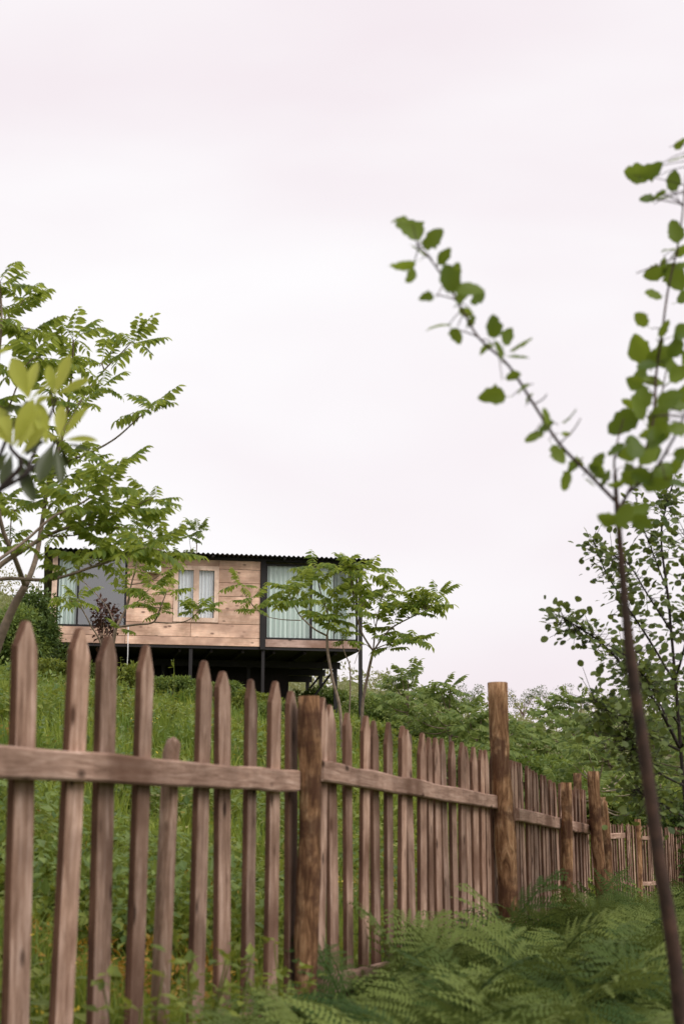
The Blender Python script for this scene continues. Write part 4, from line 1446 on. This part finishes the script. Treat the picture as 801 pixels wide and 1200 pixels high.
spots = []
def try_spot(x, y, dmin):
    for (a_, b_, _) in spots:
        if (a_ - x) ** 2 + (b_ - y) ** 2 < dmin * dmin:
            return False
    spots.append((x, y, dmin))
    return True
rr = random.Random(5)
for _ in range(9000):
    d = 2.9 * (20 / 2.9) ** rr.random()
    px = rr.uniform(150, 860)
    xw = (px - 400.5) / FPX * d
    nb = behind(xw, d)
    if nb > -.16:
        continue
    if px < 395 - max(0, 4.2 - d) * 60:
        continue
    if d < 3.3 and px > 690 and px < 860:
        pass
    try_spot(xw, d, .215 + d * .012)
for (px, d) in ((8, 3.3), (238, 4.0), (205, 3.8)):
    spots.append(((px - 400.5) / FPX * d, d, -1))
for i, (x, y, f) in enumerate(spots):
    g = gz(x, y)
    root = empty('fern_plant', (x, y, g))
    if f < 0:
        tag(root, 'small fern poking up in front of the near pickets left of the dark round post', 'fern', 'ferns before the near pickets')
    else:
        qx = 400.5 + FPX * x / y
        if y > 11.5:
            tag(root, 'bracken fern in the green thicket around the paired corner posts', 'fern', 'ferns round the corner posts')
        elif qx > 690:
            tag(root, 'bracken fern in the thicket around the foot of the leaning sapling', 'fern', 'ferns round the sapling')
        elif y > 7.6:
            tag(root, 'bracken fern in the thicket around the foot of the tallest log post', 'fern', 'ferns round the tallest post')
        elif qx < 470:
            tag(root, 'bracken fern in the thicket beside the dark round post', 'fern', 'ferns beside the dark post')
        else:
            tag(root, 'bracken fern in the open middle of the thicket between dark post and sapling', 'fern', 'ferns in the middle of the thicket')
    nf = rr.randint(6, 9) if f >= 0 else rr.randint(4, 6)
    a0 = rr.uniform(0, 6.28)
    tall = (.82 + max(0, y - 6) * .022) if f >= 0 else .55
    vig = rr.uniform(.7, 1.25)
    for j in range(nf):
        a = a0 + 6.28 * j / nf + rr.uniform(-.35, .35)
        o = bpy.data.objects.new('frond', rr.choice(FERN))
        COL.objects.link(o)
        o.parent = root
        s = tall * vig * rr.uniform(.7, 1.08)
        o.scale = (s, s * rr.uniform(.85, 1.1), s)
        o.rotation_euler = (rr.uniform(-.5, .5), -rr.uniform(.15, .95), a)
        o.location = (rr.uniform(-.03, .03), rr.uniform(-.03, .03), rr.uniform(.0, .10))

for (px, d, yt, lab) in ((232, 4.9, 1085, 'leafy sprig in front of the pickets left of the dark round post, beneath the rail'), (262, 5.1, 1110, 'low leafy sprig against the pickets under the rail'), (335, 5.6, 1095, 'leafy sprig leaning on the left side of the dark round post'), (165, 4.3, 1120, 'low leafy sprig near the foot of the third picket')):
    p = at(px, 1150, d)
    g = gz(p.x, p.y)
    root = empty('leafy_sprig', (p.x, p.y, g))
    tag(root, lab, 'weed')
    H = at(px, yt, d).z - g
    b = Build()
    tips = []
    for i in range(5):
        a = i * 2.5 + px
        e = Vector((math.cos(a) * .12, math.sin(a) * .06, H * random.uniform(.65, 1.0)))
        b.tube(spline([(0, 0, -.05), (e.x * .4, e.y * .4, e.z * .55), e], 3), np.linspace(.006, .002, 7), 5)
        tips += [e * f + Vector((0, 0, (1 - f) * .05)) for f in (.45, .65, .82, 1.0)]
    b.obj('stem', M['weed'], root)
    P = np.repeat(np.array(tips), 5, axis=0) + rng.normal(size=(len(tips) * 5, 3)) * .02
    k = len(P)
    V, F = scatter(LT, LF, P, frames(rdir(k, -.1), np.tile([0, 0, 1.0], (k, 1)) + rng.normal(size=(k, 3)) * .25), rng.uniform(.035, .075, k))
    link('leaves', np_mesh('leaves', V, [F], M['weed']), root)

# dead bracken litter and low leaves under the ferns
weed_field('fern_litter', 'low leafy ground cover under the ferns beside the fence', 'ground cover', 'shrub_dark', 5200, .06, 2.6, 24, -14, 19, lambda x, y: behind(x, y) < -.1, (.0, .10), 5, spread=.14)

# ------------------------------------------------------------------ round-leaved (alder) tree on the right
def round_leaf_T(k=8):
    V = [(0, 0, 0)]
    ang = np.linspace(-1, 1, 2 * k + 1)
    prof = [(.08, .0), (.2, .24), (.45, .42), (.72, .42), (.93, .22), (1.0, 0)]
    up, dn = [], []
    V = []
    for (x_, w_) in prof:
        V.append((x_, 0, -.05 * x_))
    n = len(prof)
    for (x_, w_) in prof[1:-1]:
        V.append((x_, w_, .09 * w_ / .42 - .05 * x_))
    for (x_, w_) in prof[1:-1]:
        V.append((x_, -w_, .09 * w_ / .42 - .05 * x_))
    F = []
    for s, o_ in ((1, n), (-1, n + 4)):
        tri = [(0, 1, o_), (4, 5, o_ + 3)]
        for i in range(3):
            tri += [(1 + i, 2 + i, o_ + i), (2 + i, o_ + i + 1, o_ + i)]
        F += [t_ if s == 1 else t_[::-1] for t_ in tri]
    return np.array(V), np.array(F)
RT, RF = round_leaf_T()

D7 = 11.0
root = empty('round_leaved_tree')
bp7 = at(812, 1040, D7)
root.location = (bp7.x, bp7.y, gz(bp7.x, bp7.y))
tag(root, 'young tree with small round dark leaves rising behind the leaning sapling', 'tree')
b = Build()
B7 = [([(812, 1060, D7), (804, 960, D7), (797, 880, D7), (790, 790, D7), (782, 700, D7), (774, 630, D7), (782, 585, D7), (790, 562, D7)], .034, .006, 90),
      ([(797, 880, D7), (765, 820, D7 - .3), (725, 775, D7 - .5), (700, 750, D7 - .6), (672, 732, D7 - .7), (654, 720, D7 - .7)], .022, .005, 75),
      ([(790, 800, D7), (760, 750, D7 + .3), (735, 712, D7 + .3), (710, 672, D7 + .3), (694, 632, D7 + .3)], .020, .005, 70),
      ([(786, 740, D7), (760, 700, D7 - .3), (735, 660, D7 - .4), (715, 650, D7 - .4)], .016, .005, 45),
      ([(780, 690, D7), (765, 650, D7 - .2), (752, 615, D7 - .3), (745, 590, D7 - .3)], .014, .004, 40),
      ([(797, 880, D7), (760, 862, D7 - .6), (725, 842, D7 - .9), (695, 820, D7 - 1)], .020, .005, 70),
      ([(800, 920, D7), (770, 905, D7 - .5), (745, 880, D7 - .8), (730, 860, D7 - .9)], .018, .005, 80),
      ([(797, 880, D7), (815, 820, D7 - .4), (830, 760, D7 - .6), (835, 700, D7 - .6)], .022, .006, 80),
      ([(790, 800, D7), (805, 740, D7 - .4), (808, 680, D7 - .6), (800, 620, D7 - .6)], .018, .005, 60),
      ([(797, 880, D7), (775, 830, D7 + .5), (755, 800, D7 + .8), (738, 780, D7 + .9)], .018, .005, 70),
      ([(804, 960, D7), (780, 945, D7 - .4), (760, 935, D7 - .7), (745, 925, D7 - .8)], .016, .005, 60),
      ([(795, 850, D7), (770, 810, D7 - .6), (752, 790, D7 - .9), (730, 765, D7 - 1)], .016, .005, 70)]
pos, dirs, sizes = [], [], []
rr = random.Random(31)
for (pts, r0, r1, nl) in B7:
    S = spline([at(*p) - root.location for p in pts], 6)
    branch(b, [at(*p) - root.location for p in pts], r0 * .55, r1 * .65, 6, 5)
    for _ in range(int(nl * (3.2 if pts[-1][1] < 745 else 3.6))):
        f = rr.uniform(.30, 1.0) * (len(S) - 1)
        i = min(int(f), len(S) - 2)
        p = S[i].lerp(S[i + 1], f - i)
        off = Vector((rr.gauss(0, 1), rr.gauss(0, 1), rr.gauss(0, .8)))
        ln = abs(rr.gauss(0, .07 if pts[-1][1] < 745 else .14)) + .03
        q = p + off.normalized() * ln
        if ln > .05 and rr.random() < .5:
            b.tube([p, q], [.003, .002], 3)
        pos.append(q)
        dirs.append((off.normalized() + Vector((0, 0, rr.uniform(-.3, .5)))))
        sizes.append(rr.uniform(.040, .068))
b.obj('trunk', M['bark_dark'], root, True)
n = len(pos)
V, F = scatter(RT, RF, np.array(pos), frames(np.array(dirs), np.tile([0, -.4, 1.0], (n, 1)) + rng.normal(size=(n, 3)) * .5), np.array(sizes))
link('crown', np_mesh('crown', V, [F], M['alder'], True), root)

# ------------------------------------------------------------------ leaning sapling close to the camera (leaves are single objects)
SD = 3.5
root = empty('sapling')
ps = at(812, 1420, SD)
root.location = (ps.x, ps.y, gz(ps.x, ps.y))
tag(root, 'thin dark leaning sapling with forked top and large rounded green leaves beside the ferns', 'tree')
b = Build()
base = Vector((ps.x, ps.y, root.location.z - .1))
def sp(l):
    return [at(*p) - root.location for p in l]
trunk_pts = [base - root.location] + sp([(803, 1260, SD), (797, 1190, SD), (787, 1100, SD), (772, 1010, SD), (757, 900, SD), (742, 800, SD), (733, 720, SD), (727, 650, SD), (722, 590, SD), (720, 555, SD)])
S = spline(trunk_pts, 5)
ctrl_r = np.interp(np.linspace(0, 1, len(S)), [0, .2, .45, .65, .72, .85, 1.0], [.022, .0185, .0165, .0140, .0100, .0075, .005])
b.tube(S, [float(r_) for r_ in ctrl_r], 9, rough=.06)
LB = [(720, 587, SD), (690, 556, SD), (655, 520, SD - .05), (625, 474, SD - .1), (595, 428, SD - .15), (560, 395, SD - .2), (535, 352, SD - .2), (510, 312, SD - .25), (488, 285, SD - .25)]
RB = [(722, 600, SD), (735, 578, SD + .05), (752, 540, SD + .1), (765, 490, SD + .1), (768, 440, SD + .15), (775, 390, SD + .15), (782, 340, SD + .2), (793, 290, SD + .2), (800, 240, SD + .2), (806, 160, SD + .2)]
RB2 = [(735, 578, SD + .05), (765, 552, SD - .1), (785, 520, SD - .2), (800, 490, SD - .25), (818, 440, SD - .3)]
TB = [(720, 555, SD), (719, 540, SD + .02), (722, 520, SD + .05), (730, 490, SD + .05)]
RB3 = [(752, 540, SD + .1), (770, 505, SD + .3), (775, 460, SD + .35), (783, 420, SD + .4)]
for (l, r0, r1) in ((LB, .0048, .0018), (RB, .0052, .0020), (RB2, .0045, .0020), (TB, .0035, .0016), (RB3, .0032, .0016)):
    branch(b, sp(l), r0, r1, 6, 5)
for (a_, c_) in (((510, 312), (525, 290)), ((535, 352), (510, 345)), ((625, 474), (640, 462)), ((560, 395), (530, 385)), ((655, 520), (680, 490)), ((793, 300), (745, 320)), ((800, 240), (760, 232)), ((800, 240), (770, 225))):
    branch(b, sp([(a_[0], a_[1], SD - .1), ((a_[0] + c_[0]) / 2 + 3, (a_[1] + c_[1]) / 2, SD - .1), (c_[0], c_[1], SD - .12)]), .0022, .0014, 5, 3)
b.obj('trunk', M['bark_sapling'], root, True)
RLM = []
def sap_leaf(seed):
    rr_ = random.Random(seed)
    n = 11
    V, F = [], []
    curl = rr_.uniform(-.25, .35)
    fold = rr_.uniform(.05, .3)
    skew = rr_.uniform(-.12, .12)
    for i in range(n):
        f = i / (n - 1)
        w_ = .34 * math.sin(math.pi * min(1, f ** .82)) ** .62 if 0 < f < 1 else 0
        w_ *= rr_.uniform(.86, 1.12)
        zc = -curl * f * f
        ww, w2, sk = w_, w_ * rr_.uniform(.8, 1.12), skew * math.sin(math.pi * f)
        rip = rr_.uniform(-.03, .03)
        V += [(f, ww + sk, zc + fold * w_ + rip), (f, w_ * .5 + sk, zc + fold * w_ * .4), (f, sk, zc), (f, -w_ * .5 + sk, zc + fold * w_ * .4), (f, -w2 + sk, zc + fold * w_ - rip)]
    for i in range(n - 1):
        for k in range(4):
            F.append((i * 5 + k, (i + 1) * 5 + k, (i + 1) * 5 + k + 1, i * 5 + k + 1))
    m0 = len(V)
    V += [(-.25, .012, .03), (-.25, -.012, .03), (0.02, .012, 0), (0.02, -.012, 0)]
    F.append((m0, m0 + 1, m0 + 3, m0 + 2))
    return make_mesh('leaf', V, F, M['sapling_leaf'], True)
SLM = [sap_leaf(i) for i in range(6)]
# (px, py, angle of the leaf axis in the picture deg ccw from right, length px, how much the blade faces the camera 0..1)
SL = [(520, 300, 60, 24, .6), (545, 365, 150, 20, .5), (570, 408, 200, 20, .5), (600, 440, 20, 20, .5), (612, 455, 200, 18, .4), (640, 500, 30, 22, .6), (672, 545, 220, 20, .6), (560, 350, 40, 22, .7), (535, 318, 80, 22, .7), (700, 540, 70, 22, .6), (478, 268, 130, 42, .8), (468, 258, 160, 22, .6), (508, 280, 35, 34, .8), (490, 295, 150, 26, .3), (472, 312, 200, 32, .3), (480, 322, 250, 22, .6), (526, 326, 110, 36, .8), (550, 338, 15, 36, .6), (540, 345, 60, 26, .5),
      (500, 349, 190, 18, .8), (514, 381, 175, 30, .2), (533, 394, 300, 22, .7), (578, 383, 95, 28, .9), (594, 395, 70, 24, .7), (608, 402, 40, 30, .2), (585, 410, 110, 24, .5), (606, 420, 350, 26, .3), (551, 376, 60, 16, .6),
      (577, 466, 185, 32, .75), (619, 466, 70, 14, .3), (668, 489, 30, 24, .15), (625, 511, 205, 26, .5), (640, 488, 100, 22, .5), (653, 533, 300, 26, .8), (662, 563, 250, 26, .5), (663, 508, 0, 12, .4), (697, 552, 150, 26, .6), (678, 540, 130, 16, .4), (710, 560, 60, 20, .4), (690, 566, 320, 16, .3),
      (745, 204, 170, 38, .6), (762, 198, 15, 34, .6), (752, 210, 230, 22, .5), (788, 212, 80, 30, .9), (772, 228, 210, 22, .5), (758, 232, 190, 24, .7), (777, 232, 30, 20, .3), (795, 187, 10, 30, .2), (797, 168, 20, 24, .4),
      (790, 272, 100, 34, .9), (798, 292, 40, 26, .5), (783, 292, 175, 22, .15), (766, 320, 190, 32, .6), (790, 325, 300, 42, .9), (764, 346, 180, 28, .7), (775, 310, 80, 20, .5), (798, 310, 30, 20, .7), (750, 374, 140, 26, .8), (776, 384, 60, 26, .5), (772, 402, 250, 20, .5),
      (750, 408, 115, 44, .8), (772, 415, 30, 38, .8), (790, 405, 60, 34, .7), (788, 428, 340, 38, .8), (757, 430, 200, 30, .6), (742, 446, 160, 30, .7), (750, 440, 60, 28, .6), (765, 446, 10, 30, .6),
      (730, 496, 215, 46, 1.0), (745, 478, 120, 36, .7), (752, 465, 95, 34, .8), (738, 472, 150, 26, .4), (770, 490, 70, 40, .9), (785, 470, 40, 40, .8), (778, 505, 320, 40, .9), (765, 515, 250, 36, .8), (795, 500, 20, 32, .8), (790, 478, 350, 34, .7), (800, 460, 60, 34, .7),
      (735, 528, 190, 34, .6), (722, 528, 220, 26, .5), (742, 522, 80, 40, .8), (760, 535, 40, 34, .6), (738, 556, 120, 34, .7), (752, 560, 330, 32, .8), (770, 566, 10, 42, .8), (775, 548, 50, 34, .7), (790, 545, 80, 30, .7), (795, 570, 340, 26, .5),
      (722, 566, 200, 24, .4), (712, 606, 160, 28, .6), (732, 604, 65, 36, .6), (748, 598, 20, 30, .8), (752, 612, 340, 30, .8), (735, 560, 300, 24, .7), (765, 532, 280, 28, .7), (757, 505, 200, 26, .5), (800, 530, 10, 30, .7), (800, 390, 20, 34, .8), (797, 440, 30, 34, .8), (805, 350, 20, 30, .7), (808, 420, 60, 34, .8)]
cam_loc = Vector((0, 0, EZ))
rr = random.Random(77)
bones = [at(*p) for l in (LB, RB, RB2, TB, RB3) for p in l]
cr, cu, cf = Vector((1, 0, 0)), Vector((0, -SP, CP)), Vector((0, CP, SP))
for (px, py, an, ln, face) in SL:
    c = at(px, py, SD)
    q = min(bones, key=lambda v: (Vector((v.x, 0, v.z)) - Vector((c.x, 0, c.z))).length)
    dd = q.y + rr.uniform(-.10, .10)
    c = at(px, py, dd)
    a = R(an)
    dv = cr * math.cos(a) + cu * math.sin(a) + cf * rr.uniform(-.45, .45)
    dv.normalize()
    nrm = (-cf) * face + (cr * -math.sin(a) + cu * math.cos(a)) * (1 - face) * rr.choice((-1, 1)) + Vector((0, 0, .15))
    nrm = (nrm - dv * nrm.dot(dv)).normalized()
    y_ = nrm.cross(dv)
    s = ln * (1.05 if px < 715 else .95) * dd / FPX
    mtx = Matrix((dv, y_, nrm)).transposed().to_4x4() @ Matrix.Scale(s, 4)
    st = c - dv * (s * .5)
    mtx.translation = st - root.location
    o = bpy.data.objects.new('leaf', rr.choice(SLM))
    COL.objects.link(o)
    o.parent = root
    o.matrix_local = mtx
    s0 = st - dv * (s * .24)
    segs = []
    for l in (LB, RB, RB2, TB, RB3):
        P = [at(*p) for p in l]
        for i in range(len(P) - 1):
            ab = P[i + 1] - P[i]
            t_ = max(0, min(1, (s0 - P[i]).dot(ab) / ab.length_squared))
            segs.append(P[i] + ab * t_)
    q = min(segs, key=lambda v: (v - s0).length)
    if (q - s0).length < .16:
        twb = Build()
        twb.tube(spline([q - root.location, q.lerp(s0, .5) - root.location + Vector((0, 0, .004)), s0 - root.location], 2), [.0016, .0015, .0014, .0012, .0011], 4)
        twb.obj('twig', M['bark_sapling'], root, True)


# ------------------------------------------------------------------ bush with long young leaves, upper left
LD = 3.7
root = empty('long_leaved_bush')
pb = at(-120, 1300, LD)
root.location = (pb.x, pb.y, gz(pb.x, pb.y))
tag(root, 'bush branch with whorls of long yellow-green leaves against the sky', 'bush')
b = Build()
def sp2(l):
    return [at(*p) - root.location for p in l]
b0 = at(-85, 720, LD)
branch(b, [Vector((0, 0, -.1)), Vector((.02, .02, .5)), b0 - root.location], .016, .010, 8, 5)
for l, r0, r1 in (([(-85, 720, LD), (-40, 625, LD), (0, 574, LD), (25, 545, LD), (14, 527, LD), (12, 521, LD)], .010, .0045), ([(0, 574, LD), (30, 556, LD), (55, 530, LD + .05), (68, 515, LD + .05)], .006, .004), ([(30, 556, LD), (45, 520, LD + .1), (60, 485, LD + .1), (66, 466, LD + .1)], .005, .0035),
                  ([(-40, 625, LD), (-10, 560, LD + .1), (10, 510, LD + .12), (32, 470, LD + .12)], .006, .0045), ([(-85, 720, LD), (-70, 560, LD - .1), (-50, 460, LD - .1), (-30, 410, LD - .1)], .007, .004)):
    branch(b, sp2(l), r0, r1, 6, 5)
b.obj('stem', M['bark_dark'], root, True)
def long_leaf(seed, mat):
    rr_ = random.Random(seed)
    n = 10
    V, F = [], []
    curl = rr_.uniform(.0, .22)
    for i in range(n):
        f = i / (n - 1)
        w_ = .5 * (math.sin(math.pi * f ** 1.35) ** .75) if 0 < f < 1 else (.05 if f == 0 else 0)
        V += [(f, w_ * .28, .10 * w_ - curl * f * f), (f, w_ * .14, .03 * w_ - curl * f * f), (f, 0, -curl * f * f), (f, -w_ * .14, .03 * w_ - curl * f * f), (f, -w_ * .28, .10 * w_ - curl * f * f)]
    for i in range(n - 1):
        for k in range(4):
            F.append((i * 5 + k, (i + 1) * 5 + k, (i + 1) * 5 + k + 1, i * 5 + k + 1))
    return make_mesh('leaf', V, F, mat, True)
LY = [long_leaf(i, M['rhodo']) for i in range(4)]
LO = [long_leaf(i + 9, M['rhodo_old']) for i in range(3)]
# (base px, tip px, width factor, depth offset of the tip, young?)
LL = [((33, 466), (17, 424), 1.25, .02, 1), ((34, 466), (42, 428), .9, .06, 1), ((36, 468), (58, 450), .7, -.03, 1),
      ((64, 462), (57, 431), 1.0, .03, 1), ((65, 462), (80, 421), 1.05, -.02, 1), ((68, 462), (101, 446), .8, -.05, 1), ((62, 464), (40, 470), .7, .05, 1),
      ((14, 522), (1, 482), 1.1, .03, 1), ((16, 522), (35, 474), 1.05, -.03, 1), ((20, 524), (46, 486), 1.2, .02, 1), ((26, 532), (50, 505), 1.0, -.04, 1), ((55, 520), (45, 476), 1.0, .04, 1), ((12, 520), (-14, 492), 1.0, -.05, 1),
      ((70, 514), (72, 479), 1.05, .03, 1), ((73, 514), (99, 480), .95, -.03, 1), ((76, 516), (106, 512), .7, -.05, 1), ((70, 516), (48, 508), .8, .04, 1), ((78, 520), (104, 527), .6, .04, 0),
      ((62, 522), (48, 556), 1.3, -.05, 0), ((66, 524), (72, 560), .9, -.04, 0), ((70, 522), (80, 545), .7, .05, 0), ((22, 540), (37, 580), .9, -.05, 0), ((20, 532), (40, 552), 1.0, .05, 0), ((10, 530), (-12, 556), 1.2, .0, 0), ((14, 532), (4, 566), 1.1, -.05, 0),
      ((-10, 418), (11, 407), .8, .0, 1), ((28, 475), (-6, 486), .8, .05, 0), ((55, 516), (30, 530), .9, .05, 0), ((64, 524), (55, 548), 1.1, .08, 0)]
rr = random.Random(8)
for (p0, p1, wf, dz, yg) in LL:
    a_ = at(p0[0], p0[1], LD + .05)
    c_ = at(p1[0], p1[1], LD + .05 + dz)
    dv = c_ - a_
    ln = dv.length
    dv.normalize()
    nrm = (-cf + Vector((rr.uniform(-.5, .5), 0, rr.uniform(.1, .6))))
    nrm = (nrm - dv * nrm.dot(dv)).normalized()
    mtx = Matrix((dv, nrm.cross(dv), nrm)).transposed().to_4x4() @ Matrix.Diagonal((ln * 1.15, ln * 1.2 * wf, ln, 1))
    mtx.translation = a_ - root.location
    o = bpy.data.objects.new('leaf', rr.choice(LY if yg else LO))
    COL.objects.link(o)
    o.parent = root
    o.matrix_local = mtx
